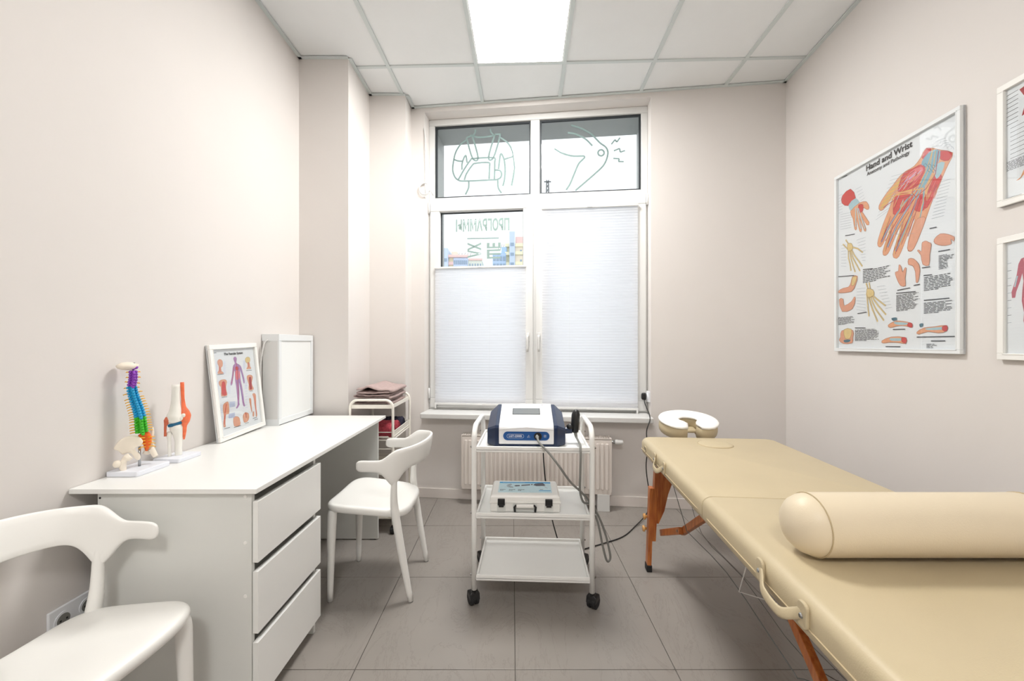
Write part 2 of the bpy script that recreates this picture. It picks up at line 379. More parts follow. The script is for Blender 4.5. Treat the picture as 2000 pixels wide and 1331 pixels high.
# ---- traced outlines: posters in unit coordinates, window drawings in metres on the window
HAND_PRINT=[('p','flesh',[(0.778,0.903),(0.818,0.889),(0.863,0.866),(0.91,0.846),(0.942,0.827),(0.937,0.809),(0.918,0.791),(0.901,0.771),(0.884,0.749),(0.872,0.731),(0.859,0.712),(0.842,0.692),(0.824,0.672),(0.813,0.655),(0.802,0.637),(0.787,0.612),(0.771,0.584),(0.755,0.558),(0.737,0.531),(0.715,0.5),(0.694,0.475),(0.678,0.466),(0.665,0.466),(0.652,0.471),(0.646,0.485),(0.652,0.512),(0.665,0.544),(0.687,0.581),(0.703,0.608),(0.695,0.608),(0.677,0.59),(0.653,0.554),(0.627,0.513),(0.604,0.48),(0.583,0.456),(0.567,0.449),(0.554,0.452),(0.54,0.458),(0.535,0.473),(0.55,0.507),(0.573,0.547),(0.599,0.588),(0.617,0.617),(0.609,0.616),(0.589,0.598),(0.559,0.56),(0.528,0.519),(0.51,0.496),(0.495,0.482),(0.48,0.477),(0.467,0.478),(0.455,0.485),(0.453,0.501),(0.468,0.53),(0.492,0.566),(0.523,0.61),(0.545,0.642),(0.534,0.639),(0.512,0.618),(0.492,0.587),(0.472,0.555),(0.454,0.536),(0.437,0.526),(0.422,0.528),(0.411,0.537),(0.408,0.549),(0.414,0.568),(0.432,0.6),(0.455,0.635),(0.478,0.665),(0.5,0.692),(0.516,0.715),(0.528,0.736),(0.546,0.757),(0.554,0.769),(0.538,0.758),(0.512,0.74),(0.486,0.722),(0.461,0.708),(0.442,0.706),(0.429,0.711),(0.419,0.721),(0.42,0.736),(0.441,0.755),(0.472,0.775),(0.505,0.793),(0.538,0.808),(0.563,0.822),(0.586,0.833),(0.61,0.84),(0.635,0.845),(0.665,0.846),(0.694,0.849),(0.719,0.86),(0.741,0.874),(0.757,0.893)]),
('l','oflesh',0.0028,[(0.778,0.903),(0.818,0.889),(0.863,0.866),(0.91,0.846),(0.942,0.827),(0.937,0.809),(0.918,0.791),(0.901,0.771),(0.884,0.749),(0.872,0.731),(0.859,0.712),(0.842,0.692),(0.824,0.672),(0.813,0.655),(0.802,0.637),(0.787,0.612),(0.771,0.584),(0.755,0.558),(0.737,0.531),(0.715,0.5),(0.694,0.475),(0.678,0.466),(0.665,0.466),(0.652,0.471),(0.646,0.485),(0.652,0.512),(0.665,0.544),(0.687,0.581),(0.703,0.608),(0.695,0.608),(0.677,0.59),(0.653,0.554),(0.627,0.513),(0.604,0.48),(0.583,0.456),(0.567,0.449),(0.554,0.452),(0.54,0.458),(0.535,0.473),(0.55,0.507),(0.573,0.547),(0.599,0.588),(0.617,0.617),(0.609,0.616),(0.589,0.598),(0.559,0.56),(0.528,0.519),(0.51,0.496),(0.495,0.482),(0.48,0.477),(0.467,0.478),(0.455,0.485),(0.453,0.501),(0.468,0.53),(0.492,0.566),(0.523,0.61),(0.545,0.642),(0.534,0.639),(0.512,0.618),(0.492,0.587),(0.472,0.555),(0.454,0.536),(0.437,0.526),(0.422,0.528),(0.411,0.537),(0.408,0.549),(0.414,0.568),(0.432,0.6),(0.455,0.635),(0.478,0.665),(0.5,0.692),(0.516,0.715),(0.528,0.736),(0.546,0.757),(0.554,0.769),(0.538,0.758),(0.512,0.74),(0.486,0.722),(0.461,0.708),(0.442,0.706),(0.429,0.711),(0.419,0.721),(0.42,0.736),(0.441,0.755),(0.472,0.775),(0.505,0.793),(0.538,0.808),(0.563,0.822),(0.586,0.833),(0.61,0.84),(0.635,0.845),(0.665,0.846),(0.694,0.849),(0.719,0.86),(0.741,0.874),(0.757,0.893),(0.778,0.903)]),
('p','ylw',[(0.545,0.777),(0.521,0.759),(0.5,0.742),(0.476,0.727),(0.455,0.715),(0.438,0.713),(0.432,0.721),(0.45,0.743),(0.478,0.768),(0.511,0.787),(0.545,0.802),(0.574,0.815),(0.597,0.822),(0.609,0.816),(0.608,0.804),(0.58,0.791)]),
('p','red',[(0.62,0.84),(0.654,0.842),(0.691,0.841),(0.726,0.843),(0.753,0.84),(0.767,0.825),(0.77,0.805),(0.756,0.783),(0.737,0.764),(0.723,0.755),(0.706,0.752),(0.672,0.752),(0.635,0.755),(0.601,0.758),(0.576,0.766),(0.577,0.784),(0.589,0.804),(0.601,0.824)]),
('l','dred',0.0028,[(0.62,0.84),(0.654,0.842),(0.691,0.841),(0.726,0.843),(0.753,0.84),(0.767,0.825),(0.77,0.805),(0.756,0.783),(0.737,0.764),(0.723,0.755),(0.706,0.752),(0.672,0.752),(0.635,0.755),(0.601,0.758),(0.576,0.766),(0.577,0.784),(0.589,0.804),(0.601,0.824),(0.62,0.84)]),
('p','pink',[(0.665,0.831),(0.702,0.836),(0.737,0.833),(0.754,0.825),(0.757,0.813),(0.739,0.795),(0.708,0.781),(0.667,0.782),(0.635,0.792),(0.641,0.812)]),
('p','red',[(0.85,0.772),(0.867,0.763),(0.877,0.747),(0.867,0.73),(0.85,0.71),(0.833,0.69),(0.815,0.67),(0.799,0.653),(0.785,0.641),(0.771,0.638),(0.764,0.646),(0.771,0.673),(0.785,0.705),(0.801,0.73),(0.818,0.75),(0.834,0.766)]),
('l','dred',0.0028,[(0.85,0.772),(0.867,0.763),(0.877,0.747),(0.867,0.73),(0.85,0.71),(0.833,0.69),(0.815,0.67),(0.799,0.653),(0.785,0.641),(0.771,0.638),(0.764,0.646),(0.771,0.673),(0.785,0.705),(0.801,0.73),(0.818,0.75),(0.834,0.766),(0.85,0.772)]),
('p','red',[(0.565,0.751),(0.607,0.749),(0.65,0.739),(0.68,0.72),(0.694,0.7),(0.679,0.685),(0.65,0.672),(0.62,0.662),(0.589,0.657),(0.559,0.658),(0.538,0.668),(0.537,0.697),(0.545,0.727),(0.55,0.743)]),
('l','dred',0.0028,[(0.565,0.751),(0.607,0.749),(0.65,0.739),(0.68,0.72),(0.694,0.7),(0.679,0.685),(0.65,0.672),(0.62,0.662),(0.589,0.657),(0.559,0.658),(0.538,0.668),(0.537,0.697),(0.545,0.727),(0.55,0.743),(0.565,0.751)]),
('p','red',[(0.737,0.708),(0.761,0.709),(0.778,0.697),(0.776,0.666),(0.764,0.636),(0.745,0.631),(0.723,0.637),(0.703,0.646),(0.694,0.662),(0.711,0.687)]),
('l','dred',0.0028,[(0.737,0.708),(0.761,0.709),(0.778,0.697),(0.776,0.666),(0.764,0.636),(0.745,0.631),(0.723,0.637),(0.703,0.646),(0.694,0.662),(0.711,0.687),(0.737,0.708)]),
('p','red',[(0.778,0.901),(0.797,0.897),(0.809,0.887),(0.801,0.869),(0.785,0.855),(0.763,0.859),(0.748,0.87),(0.759,0.887)]),
('l','dred',0.0028,[(0.778,0.901),(0.797,0.897),(0.809,0.887),(0.801,0.869),(0.785,0.855),(0.763,0.859),(0.748,0.87),(0.759,0.887),(0.778,0.901)]),
('p','red',[(0.869,0.859),(0.904,0.848),(0.936,0.829),(0.935,0.814),(0.918,0.804),(0.893,0.81),(0.869,0.824),(0.862,0.845)]),
('l','dred',0.0028,[(0.869,0.859),(0.904,0.848),(0.936,0.829),(0.935,0.814),(0.918,0.804),(0.893,0.81),(0.869,0.824),(0.862,0.845),(0.869,0.859)]),
('p','blue',[(0.764,0.866),(0.789,0.877),(0.818,0.881),(0.846,0.874),(0.867,0.86),(0.867,0.84),(0.857,0.819),(0.842,0.806),(0.824,0.793),(0.811,0.779),(0.798,0.765),(0.782,0.748),(0.764,0.736),(0.74,0.736),(0.723,0.744),(0.732,0.759),(0.751,0.778),(0.767,0.798),(0.775,0.817),(0.76,0.83),(0.744,0.841),(0.749,0.854)]),
('p','lblue',[(0.85,0.812),(0.875,0.812),(0.894,0.803),(0.889,0.785),(0.875,0.765),(0.859,0.752),(0.844,0.748),(0.834,0.762),(0.831,0.783),(0.837,0.8)]),
('l','red',0.02,[(0.737,0.74),(0.65,0.672),(0.565,0.603),(0.492,0.515)]),
('l','blue',0.011,[(0.737,0.74),(0.65,0.672),(0.565,0.603),(0.492,0.515)]),
('l','red',0.02,[(0.744,0.734),(0.694,0.662),(0.635,0.579),(0.557,0.485)]),
('l','blue',0.011,[(0.744,0.734),(0.694,0.662),(0.635,0.579),(0.557,0.485)]),
('l','red',0.02,[(0.723,0.744),(0.62,0.699),(0.525,0.631),(0.441,0.55)]),
('l','blue',0.011,[(0.723,0.744),(0.62,0.699),(0.525,0.631),(0.441,0.55)]),
('l','blue',0.011,[(0.764,0.738),(0.757,0.666),(0.734,0.606)]),
('l','ylw',0.005,[(0.818,0.881),(0.798,0.801),(0.737,0.736),(0.672,0.667),(0.62,0.592),(0.573,0.532)]),
('l','ylw',0.005,[(0.818,0.876),(0.778,0.807),(0.708,0.734),(0.605,0.683),(0.5,0.585)]),
('l','ylw',0.005,[(0.837,0.87),(0.818,0.777),(0.778,0.716),(0.744,0.65),(0.723,0.581)]),
('l','ylw',0.005,[(0.837,0.772),(0.791,0.749),(0.778,0.679)]),
('l','ylw',0.005,[(0.764,0.728),(0.635,0.753),(0.525,0.751),(0.449,0.724)]),
('l','ylw',0.005,[(0.694,0.728),(0.565,0.751),(0.475,0.728)]),
('l','dred',0.005,[(0.857,0.864),(0.837,0.772),(0.778,0.725),(0.708,0.706),(0.68,0.732),(0.694,0.761),(0.744,0.757)]),
('l','dred',0.005,[(0.708,0.706),(0.589,0.647),(0.475,0.549)]),
('l','dred',0.005,[(0.723,0.697),(0.635,0.598),(0.541,0.487)]),
('l','dred',0.005,[(0.744,0.697),(0.694,0.615),(0.65,0.538)]),
('l','dred',0.005,[(0.694,0.719),(0.557,0.733),(0.458,0.717)]),
('l','dteal',0.003,[(0.759,0.833),(0.771,0.838),(0.783,0.826),(0.771,0.821),(0.759,0.833)]),
('l','dteal',0.003,[(0.786,0.823),(0.798,0.828),(0.81,0.816),(0.798,0.811),(0.786,0.823)]),
('l','dteal',0.003,[(0.813,0.81),(0.824,0.815),(0.836,0.803),(0.824,0.799),(0.813,0.81)]),
('l','dteal',0.003,[(0.786,0.803),(0.798,0.808),(0.81,0.796),(0.798,0.791),(0.786,0.803)]),
('l','dteal',0.003,[(0.813,0.792),(0.824,0.797),(0.836,0.785),(0.824,0.781),(0.813,0.792)]),
('l','pale',0.0035,[(0.652,0.801),(0.597,0.789)]),
('l','ylw',0.0035,[(0.697,0.794),(0.664,0.782)]),
('l','dred',0.0035,[(0.75,0.799),(0.711,0.781)]),
('l','dred',0.0035,[(0.64,0.796),(0.601,0.789)]),
('l','dred',0.0035,[(0.723,0.818),(0.696,0.794)]),
('l','dred',0.0035,[(0.728,0.811),(0.682,0.791)]),
('l','ylw',0.0035,[(0.715,0.776),(0.667,0.76)]),
('l','pale',0.0035,[(0.746,0.817),(0.718,0.806)]),
('l','ylw',0.0035,[(0.649,0.777),(0.598,0.756)]),
('l','dred',0.0035,[(0.677,0.783),(0.639,0.764)]),
('l','pink',0.0035,[(0.698,0.777),(0.646,0.755)]),
('l','pale',0.0035,[(0.709,0.819),(0.655,0.8)]),
('l','dred',0.0035,[(0.696,0.788),(0.651,0.765)]),
('l','ylw',0.0035,[(0.656,0.825),(0.603,0.803)]),
('l','ylw',0.0035,[(0.632,0.787),(0.576,0.784)]),
('l','pink',0.0035,[(0.677,0.807),(0.649,0.785)]),
('l','pale',0.0035,[(0.626,0.792),(0.581,0.769)]),
('l','pink',0.0035,[(0.658,0.818),(0.621,0.81)]),
('l','dred',0.0035,[(0.7,0.827),(0.645,0.82)]),
('l','pale',0.0035,[(0.656,0.792),(0.619,0.766)]),
('l','ylw',0.0035,[(0.738,0.805),(0.687,0.795)]),
('l','pink',0.0035,[(0.734,0.788),(0.691,0.765)]),
('l','dred',0.0035,[(0.688,0.805),(0.633,0.795)]),
('l','pale',0.0035,[(0.655,0.815),(0.627,0.797)]),
('l','dred',0.0035,[(0.697,0.828),(0.654,0.821)]),
('l','pale',0.0035,[(0.704,0.809),(0.658,0.799)]),
('l','pink',0.0035,[(0.833,0.693),(0.815,0.667)]),
('l','pink',0.0035,[(0.826,0.679),(0.808,0.653)]),
('l','dred',0.0035,[(0.848,0.724),(0.83,0.698)]),
('l','pink',0.0035,[(0.809,0.709),(0.791,0.683)]),
('l','dred',0.0035,[(0.813,0.729),(0.795,0.703)]),
('l','dred',0.0035,[(0.841,0.725),(0.823,0.699)]),
('l','ylw',0.0035,[(0.798,0.697),(0.779,0.671)]),
('l','ylw',0.0035,[(0.832,0.737),(0.814,0.711)]),
('l','pink',0.0035,[(0.805,0.696),(0.786,0.67)]),
('l','ylw',0.0035,[(0.811,0.703),(0.792,0.677)]),
('l','dred',0.0035,[(0.833,0.739),(0.814,0.713)]),
('l','pink',0.0035,[(0.847,0.694),(0.829,0.668)]),
('l','pink',0.0035,[(0.817,0.689),(0.799,0.663)]),
('l','pink',0.0035,[(0.796,0.702),(0.777,0.676)]),
('l','pink',0.0035,[(0.844,0.711),(0.825,0.685)]),
('l','pink',0.0035,[(0.838,0.742),(0.82,0.717)]),
('l','dred',0.004,[(0.605,0.7),(0.58,0.673)]),
('l','pink',0.004,[(0.671,0.708),(0.647,0.681)]),
('l','dred',0.004,[(0.664,0.71),(0.64,0.683)]),
('l','ylw',0.004,[(0.618,0.713),(0.593,0.685)]),
('l','ylw',0.004,[(0.623,0.706),(0.599,0.679)]),
('l','lblue',0.004,[(0.618,0.718),(0.593,0.691)]),
('l','lblue',0.004,[(0.585,0.746),(0.56,0.719)]),
('l','dred',0.004,[(0.635,0.686),(0.61,0.659)]),
('l','ylw',0.004,[(0.569,0.728),(0.544,0.7)]),
('l','pink',0.004,[(0.633,0.691),(0.608,0.664)]),
('l','pink',0.004,[(0.67,0.678),(0.647,0.651)]),
('l','dred',0.004,[(0.665,0.724),(0.641,0.697)]),
('l','pink',0.004,[(0.675,0.681),(0.651,0.654)]),
('l','dred',0.004,[(0.567,0.714),(0.541,0.686)]),
('l','ylw',0.005,[(0.475,0.621),(0.423,0.542)]),
('l','dred',0.0028,[(0.487,0.618),(0.436,0.54)]),
('l','ylw',0.005,[(0.528,0.62),(0.467,0.499)]),
('l','dred',0.0028,[(0.54,0.618),(0.478,0.497)]),
('l','ylw',0.005,[(0.605,0.605),(0.545,0.472)]),
('l','dred',0.0028,[(0.615,0.602),(0.556,0.47)]),
('l','ylw',0.005,[(0.509,0.664),(0.455,0.583)]),
('l','dred',0.0028,[(0.52,0.662),(0.467,0.581)]),
('l','ylw',0.005,[(0.68,0.627),(0.589,0.509)]),
('l','dred',0.0028,[(0.69,0.625),(0.6,0.508)]),
('l','ylw',0.005,[(0.65,0.653),(0.545,0.567)]),
('l','dred',0.0028,[(0.66,0.651),(0.556,0.565)]),
('p','flesh2',[(0.737,0.606),(0.76,0.605),(0.775,0.596),(0.761,0.566),(0.737,0.531),(0.715,0.499),(0.694,0.475),(0.678,0.467),(0.665,0.468),(0.653,0.474),(0.647,0.488),(0.656,0.514),(0.672,0.543),(0.69,0.573),(0.708,0.598),(0.722,0.606)]),
('l','oflesh',0.0028,[(0.737,0.606),(0.76,0.605),(0.775,0.596),(0.761,0.566),(0.737,0.531),(0.715,0.499),(0.694,0.475),(0.678,0.467),(0.665,0.468),(0.653,0.474),(0.647,0.488),(0.656,0.514),(0.672,0.543),(0.69,0.573),(0.708,0.598),(0.722,0.606),(0.737,0.606)]),
('l','grey',0.0016,[(0.525,0.852),(0.65,0.836)]),
('l','grey',0.0016,[(0.514,0.836),(0.637,0.823)]),
('l','grey',0.0016,[(0.502,0.82),(0.623,0.811)]),
('l','grey',0.0016,[(0.49,0.804),(0.609,0.798)]),
('l','grey',0.0016,[(0.478,0.788),(0.595,0.785)]),
('l','grey',0.0016,[(0.467,0.771),(0.581,0.772)]),
('l','grey',0.0016,[(0.455,0.755),(0.567,0.759)]),
('l','grey',0.0016,[(0.443,0.738),(0.553,0.746)]),
('l','grey',0.0016,[(0.43,0.721),(0.538,0.732)]),
('l','grey',0.0016,[(0.418,0.704),(0.523,0.719)]),
('l','grey',0.0016,[(0.406,0.687),(0.509,0.705)]),
('l','grey',0.0016,[(0.393,0.67),(0.494,0.691)]),
('l','grey',0.0016,[(0.869,0.727),(0.93,0.723)]),
('l','grey',0.0016,[(0.864,0.714),(0.927,0.71)]),
('l','grey',0.0016,[(0.859,0.702),(0.923,0.698)]),
('l','grey',0.0016,[(0.854,0.689),(0.92,0.685)]),
('l','grey',0.0016,[(0.849,0.676),(0.916,0.672)]),
('l','grey',0.0016,[(0.844,0.663),(0.912,0.659)]),
('l','grey',0.0016,[(0.839,0.65),(0.909,0.646)]),
('l','grey',0.0016,[(0.833,0.637),(0.905,0.633)]),
('l','grey',0.0016,[(0.828,0.624),(0.901,0.62)]),
('l','grey',0.0016,[(0.823,0.61),(0.898,0.607)]),
('l','grey',0.0016,[(0.818,0.597),(0.894,0.594)]),
('l','grey',0.0016,[(0.813,0.584),(0.89,0.581)]),
('l','grey',0.0016,[(0.818,0.902),(0.857,0.908),(0.9,0.903)]),
('l','grey',0.0016,[(0.841,0.89),(0.874,0.897),(0.91,0.89)]),
('l','grey',0.0016,[(0.864,0.879),(0.892,0.885),(0.92,0.877)]),
('l','grey',0.0016,[(0.887,0.868),(0.909,0.874),(0.929,0.865)]),
('l','grey',0.0016,[(0.909,0.857),(0.926,0.863),(0.939,0.852)]),
('l','grey',0.0016,[(0.93,0.846),(0.942,0.852),(0.948,0.839)]),
('l','grey',0.0016,[(0.492,0.576),(0.694,0.544)]),
('l','grey',0.0016,[(0.458,0.614),(0.62,0.577)]),
('p','red',[(0.068,0.878),(0.109,0.892),(0.154,0.893),(0.19,0.865),(0.206,0.831),(0.177,0.813),(0.133,0.806),(0.094,0.817),(0.063,0.838),(0.056,0.859)]),
('l','dred',0.0028,[(0.068,0.878),(0.109,0.892),(0.154,0.893),(0.19,0.865),(0.206,0.831),(0.177,0.813),(0.133,0.806),(0.094,0.817),(0.063,0.838),(0.056,0.859),(0.068,0.878)]),
('p','lblue',[(0.133,0.809),(0.165,0.825),(0.206,0.829),(0.228,0.815),(0.246,0.794),(0.269,0.775),(0.279,0.758),(0.253,0.739),(0.216,0.728),(0.188,0.74),(0.165,0.762),(0.141,0.786)]),
('p','flesh',[(0.154,0.77),(0.195,0.785),(0.246,0.794),(0.282,0.792),(0.31,0.784),(0.329,0.764),(0.336,0.745),(0.329,0.739),(0.314,0.742),(0.294,0.754),(0.275,0.763),(0.267,0.757),(0.272,0.738),(0.306,0.702),(0.336,0.67),(0.332,0.658),(0.314,0.661),(0.286,0.693),(0.266,0.717),(0.284,0.684),(0.306,0.643),(0.304,0.63),(0.291,0.635),(0.266,0.676),(0.246,0.711),(0.254,0.683),(0.266,0.646),(0.259,0.635),(0.246,0.642),(0.23,0.681),(0.216,0.715),(0.215,0.691),(0.216,0.659),(0.207,0.655),(0.196,0.665),(0.188,0.692),(0.179,0.725),(0.16,0.75)]),
('l','oflesh',0.0028,[(0.154,0.77),(0.195,0.785),(0.246,0.794),(0.282,0.792),(0.31,0.784),(0.329,0.764),(0.336,0.745),(0.329,0.739),(0.314,0.742),(0.294,0.754),(0.275,0.763),(0.267,0.757),(0.272,0.738),(0.306,0.702),(0.336,0.67),(0.332,0.658),(0.314,0.661),(0.286,0.693),(0.266,0.717),(0.284,0.684),(0.306,0.643),(0.304,0.63),(0.291,0.635),(0.266,0.676),(0.246,0.711),(0.254,0.683),(0.266,0.646),(0.259,0.635),(0.246,0.642),(0.23,0.681),(0.216,0.715),(0.215,0.691),(0.216,0.659),(0.207,0.655),(0.196,0.665),(0.188,0.692),(0.179,0.725),(0.16,0.75),(0.154,0.77)]),
('p','red',[(0.236,0.785),(0.258,0.784),(0.279,0.775),(0.282,0.758),(0.275,0.743),(0.256,0.74),(0.236,0.746),(0.231,0.766)]),
('l','dred',0.0028,[(0.236,0.785),(0.258,0.784),(0.279,0.775),(0.282,0.758),(0.275,0.743),(0.256,0.74),(0.236,0.746),(0.231,0.766),(0.236,0.785)]),
('l','lblue',0.008,[(0.206,0.775),(0.206,0.674)]),
('l','lblue',0.008,[(0.22,0.772),(0.256,0.653)]),
('l','lblue',0.008,[(0.232,0.769),(0.295,0.646)]),
('l','grey',0.0016,[(0.023,0.889),(0.072,0.886)]),
('l','grey',0.0016,[(0.206,0.876),(0.266,0.877)]),
('l','grey',0.0016,[(0.046,0.777),(0.165,0.762)]),
('l','grey',0.0016,[(0.023,0.872),(0.072,0.869)]),
('l','grey',0.0016,[(0.218,0.857),(0.274,0.859)]),
('l','grey',0.0016,[(0.046,0.763),(0.165,0.748)]),
('l','grey',0.0016,[(0.023,0.856),(0.072,0.853)]),
('l','grey',0.0016,[(0.23,0.839),(0.281,0.842)]),
('l','grey',0.0016,[(0.046,0.749),(0.165,0.735)]),
('l','grey',0.0016,[(0.023,0.839),(0.072,0.837)]),
('l','grey',0.0016,[(0.242,0.82),(0.289,0.825)]),
('l','grey',0.0016,[(0.046,0.735),(0.165,0.721)]),
('l','grey',0.0016,[(0.023,0.822),(0.072,0.82)]),
('l','grey',0.0016,[(0.254,0.802),(0.297,0.808)]),
('l','grey',0.0016,[(0.046,0.72),(0.165,0.707)]),
('l','grey',0.0016,[(0.023,0.806),(0.072,0.804)]),
('l','grey',0.0016,[(0.266,0.783),(0.304,0.79)]),
('l','grey',0.0016,[(0.046,0.706),(0.165,0.694)]),
('l','grey',0.0016,[(0.023,0.789),(0.072,0.787)]),
('l','grey',0.0016,[(0.277,0.765),(0.312,0.773)]),
('l','grey',0.0016,[(0.046,0.692),(0.165,0.68)]),
('l','dbone',0.01,[(0.079,0.6),(0.133,0.562)]),
('l','bone',0.007,[(0.079,0.6),(0.133,0.562)]),
('l','bone',0.012,[(0.072,0.601),(0.086,0.599)]),
('l','bone',0.012,[(0.127,0.563),(0.139,0.561)]),
('l','dbone',0.01,[(0.107,0.619),(0.154,0.576)]),
('l','bone',0.007,[(0.107,0.619),(0.154,0.576)]),
('l','bone',0.012,[(0.101,0.62),(0.114,0.618)]),
('l','bone',0.012,[(0.148,0.577),(0.161,0.575)]),
('l','dbone',0.01,[(0.154,0.576),(0.226,0.553),(0.272,0.527)]),
('l','bone',0.007,[(0.154,0.576),(0.226,0.553),(0.272,0.527)]),
('l','bone',0.012,[(0.148,0.577),(0.161,0.575)]),
('l','bone',0.012,[(0.22,0.554),(0.232,0.552)]),
('l','bone',0.012,[(0.266,0.528),(0.277,0.526)]),
('l','dbone',0.01,[(0.154,0.571),(0.196,0.519),(0.236,0.485),(0.268,0.455)]),
('l','bone',0.007,[(0.154,0.571),(0.196,0.519),(0.236,0.485),(0.268,0.455)]),
('l','bone',0.012,[(0.148,0.572),(0.161,0.569)]),
('l','bone',0.012,[(0.19,0.52),(0.202,0.518)]),
('l','bone',0.012,[(0.23,0.486),(0.242,0.484)]),
('l','bone',0.012,[(0.262,0.456),(0.274,0.454)]),
('l','dbone',0.01,[(0.15,0.569),(0.179,0.51),(0.212,0.472),(0.246,0.434)]),
('l','bone',0.007,[(0.15,0.569),(0.179,0.51),(0.212,0.472),(0.246,0.434)]),
('l','bone',0.012,[(0.144,0.57),(0.156,0.568)]),
('l','bone',0.012,[(0.173,0.511),(0.185,0.509)]),
('l','bone',0.012,[(0.206,0.472),(0.218,0.471)]),
('l','bone',0.012,[(0.24,0.434),(0.252,0.433)]),
('l','dbone',0.01,[(0.144,0.567),(0.158,0.513),(0.179,0.47),(0.2,0.434)]),
('l','bone',0.007,[(0.144,0.567),(0.158,0.513),(0.179,0.47),(0.2,0.434)]),
('l','bone',0.012,[(0.137,0.568),(0.15,0.565)]),
('l','bone',0.012,[(0.152,0.514),(0.165,0.512)]),
('l','bone',0.012,[(0.173,0.471),(0.185,0.469)]),
('l','bone',0.012,[(0.194,0.435),(0.206,0.433)]),
('l','dbone',0.01,[(0.133,0.565),(0.133,0.517),(0.15,0.48),(0.158,0.447)]),
('l','bone',0.007,[(0.133,0.565),(0.133,0.517),(0.15,0.48),(0.158,0.447)]),
('l','bone',0.012,[(0.127,0.566),(0.139,0.564)]),
('l','bone',0.012,[(0.127,0.517),(0.139,0.516)]),
('l','bone',0.012,[(0.144,0.481),(0.156,0.479)]),
('l','bone',0.012,[(0.152,0.448),(0.165,0.446)]),
('p','bone',[(0.122,0.593),(0.142,0.597),(0.165,0.592),(0.177,0.576),(0.179,0.561),(0.158,0.553),(0.133,0.553),(0.122,0.573)]),
('l','dbone',0.0028,[(0.122,0.593),(0.142,0.597),(0.165,0.592),(0.177,0.576),(0.179,0.561),(0.158,0.553),(0.133,0.553),(0.122,0.573),(0.122,0.593)]),
('l','dbone',0.01,[(0.31,0.355),(0.333,0.31)]),
('l','bone',0.007,[(0.31,0.355),(0.333,0.31)]),
('l','bone',0.012,[(0.304,0.356),(0.316,0.355)]),
('l','bone',0.012,[(0.327,0.311),(0.338,0.31)]),
('l','dbone',0.01,[(0.336,0.356),(0.348,0.312)]),
('l','bone',0.007,[(0.336,0.356),(0.348,0.312)]),
('l','bone',0.012,[(0.331,0.356),(0.342,0.355)]),
('l','bone',0.012,[(0.342,0.312),(0.353,0.312)]),
('l','dbone',0.01,[(0.342,0.304),(0.406,0.267),(0.475,0.231)]),
('l','bone',0.007,[(0.342,0.304),(0.406,0.267),(0.475,0.231)]),
('l','bone',0.012,[(0.336,0.304),(0.348,0.303)]),
('l','bone',0.012,[(0.4,0.267),(0.411,0.267)]),
('l','bone',0.012,[(0.47,0.232),(0.48,0.231)]),
('l','dbone',0.01,[(0.342,0.299),(0.414,0.235),(0.478,0.188)]),
('l','bone',0.007,[(0.342,0.299),(0.414,0.235),(0.478,0.188)]),
('l','bone',0.012,[(0.336,0.299),(0.348,0.298)]),
('l','bone',0.012,[(0.409,0.235),(0.42,0.235)]),
('l','bone',0.012,[(0.473,0.188),(0.484,0.188)]),
('l','dbone',0.01,[(0.333,0.294),(0.397,0.215),(0.461,0.16)]),
('l','bone',0.007,[(0.333,0.294),(0.397,0.215),(0.461,0.16)]),
('l','bone',0.012,[(0.327,0.294),(0.338,0.293)]),
('l','bone',0.012,[(0.391,0.215),(0.402,0.215)]),
('l','bone',0.012,[(0.456,0.16),(0.467,0.16)]),
('l','dbone',0.01,[(0.323,0.295),(0.366,0.217),(0.409,0.157)]),
('l','bone',0.007,[(0.323,0.295),(0.366,0.217),(0.409,0.157)]),
('l','bone',0.012,[(0.318,0.295),(0.329,0.294)]),
('l','bone',0.012,[(0.36,0.217),(0.371,0.216)]),
('l','bone',0.012,[(0.404,0.157),(0.414,0.157)]),
('l','dbone',0.01,[(0.314,0.301),(0.323,0.241),(0.333,0.188)]),
('l','bone',0.007,[(0.314,0.301),(0.323,0.241),(0.333,0.188)]),
('l','bone',0.012,[(0.308,0.301),(0.319,0.3)]),
('l','bone',0.012,[(0.318,0.241),(0.329,0.24)]),
('l','bone',0.012,[(0.327,0.189),(0.338,0.188)]),
('p','bone',[(0.314,0.328),(0.341,0.327),(0.37,0.318),(0.381,0.304),(0.379,0.29),(0.352,0.283),(0.323,0.284),(0.311,0.306)]),
('l','dbone',0.0028,[(0.314,0.328),(0.341,0.327),(0.37,0.318),(0.381,0.304),(0.379,0.29),(0.352,0.283),(0.323,0.284),(0.311,0.306),(0.314,0.328)]),
('l','grey',0.0016,[(0.216,0.337),(0.304,0.334)]),
('l','grey',0.0016,[(0.406,0.33),(0.475,0.329)]),
('l','grey',0.0016,[(0.057,0.598),(0.112,0.595)]),
('l','grey',0.0016,[(0.216,0.6),(0.304,0.6)]),
('l','grey',0.0016,[(0.216,0.321),(0.304,0.317)]),
('l','grey',0.0016,[(0.416,0.313),(0.484,0.312)]),
('l','grey',0.0016,[(0.057,0.582),(0.112,0.577)]),
('l','grey',0.0016,[(0.224,0.583),(0.304,0.583)]),
('l','grey',0.0016,[(0.216,0.305),(0.304,0.299)]),
('l','grey',0.0016,[(0.427,0.297),(0.492,0.296)]),
('l','grey',0.0016,[(0.057,0.565),(0.112,0.56)]),
('l','grey',0.0016,[(0.232,0.566),(0.304,0.566)]),
('l','grey',0.0016,[(0.216,0.29),(0.304,0.282)]),
('l','grey',0.0016,[(0.437,0.28),(0.5,0.28)]),
('l','grey',0.0016,[(0.057,0.549),(0.112,0.543)]),
('l','grey',0.0016,[(0.24,0.549),(0.304,0.548)]),
('l','grey',0.0016,[(0.216,0.274),(0.304,0.265)]),
('l','grey',0.0016,[(0.448,0.264),(0.509,0.265)]),
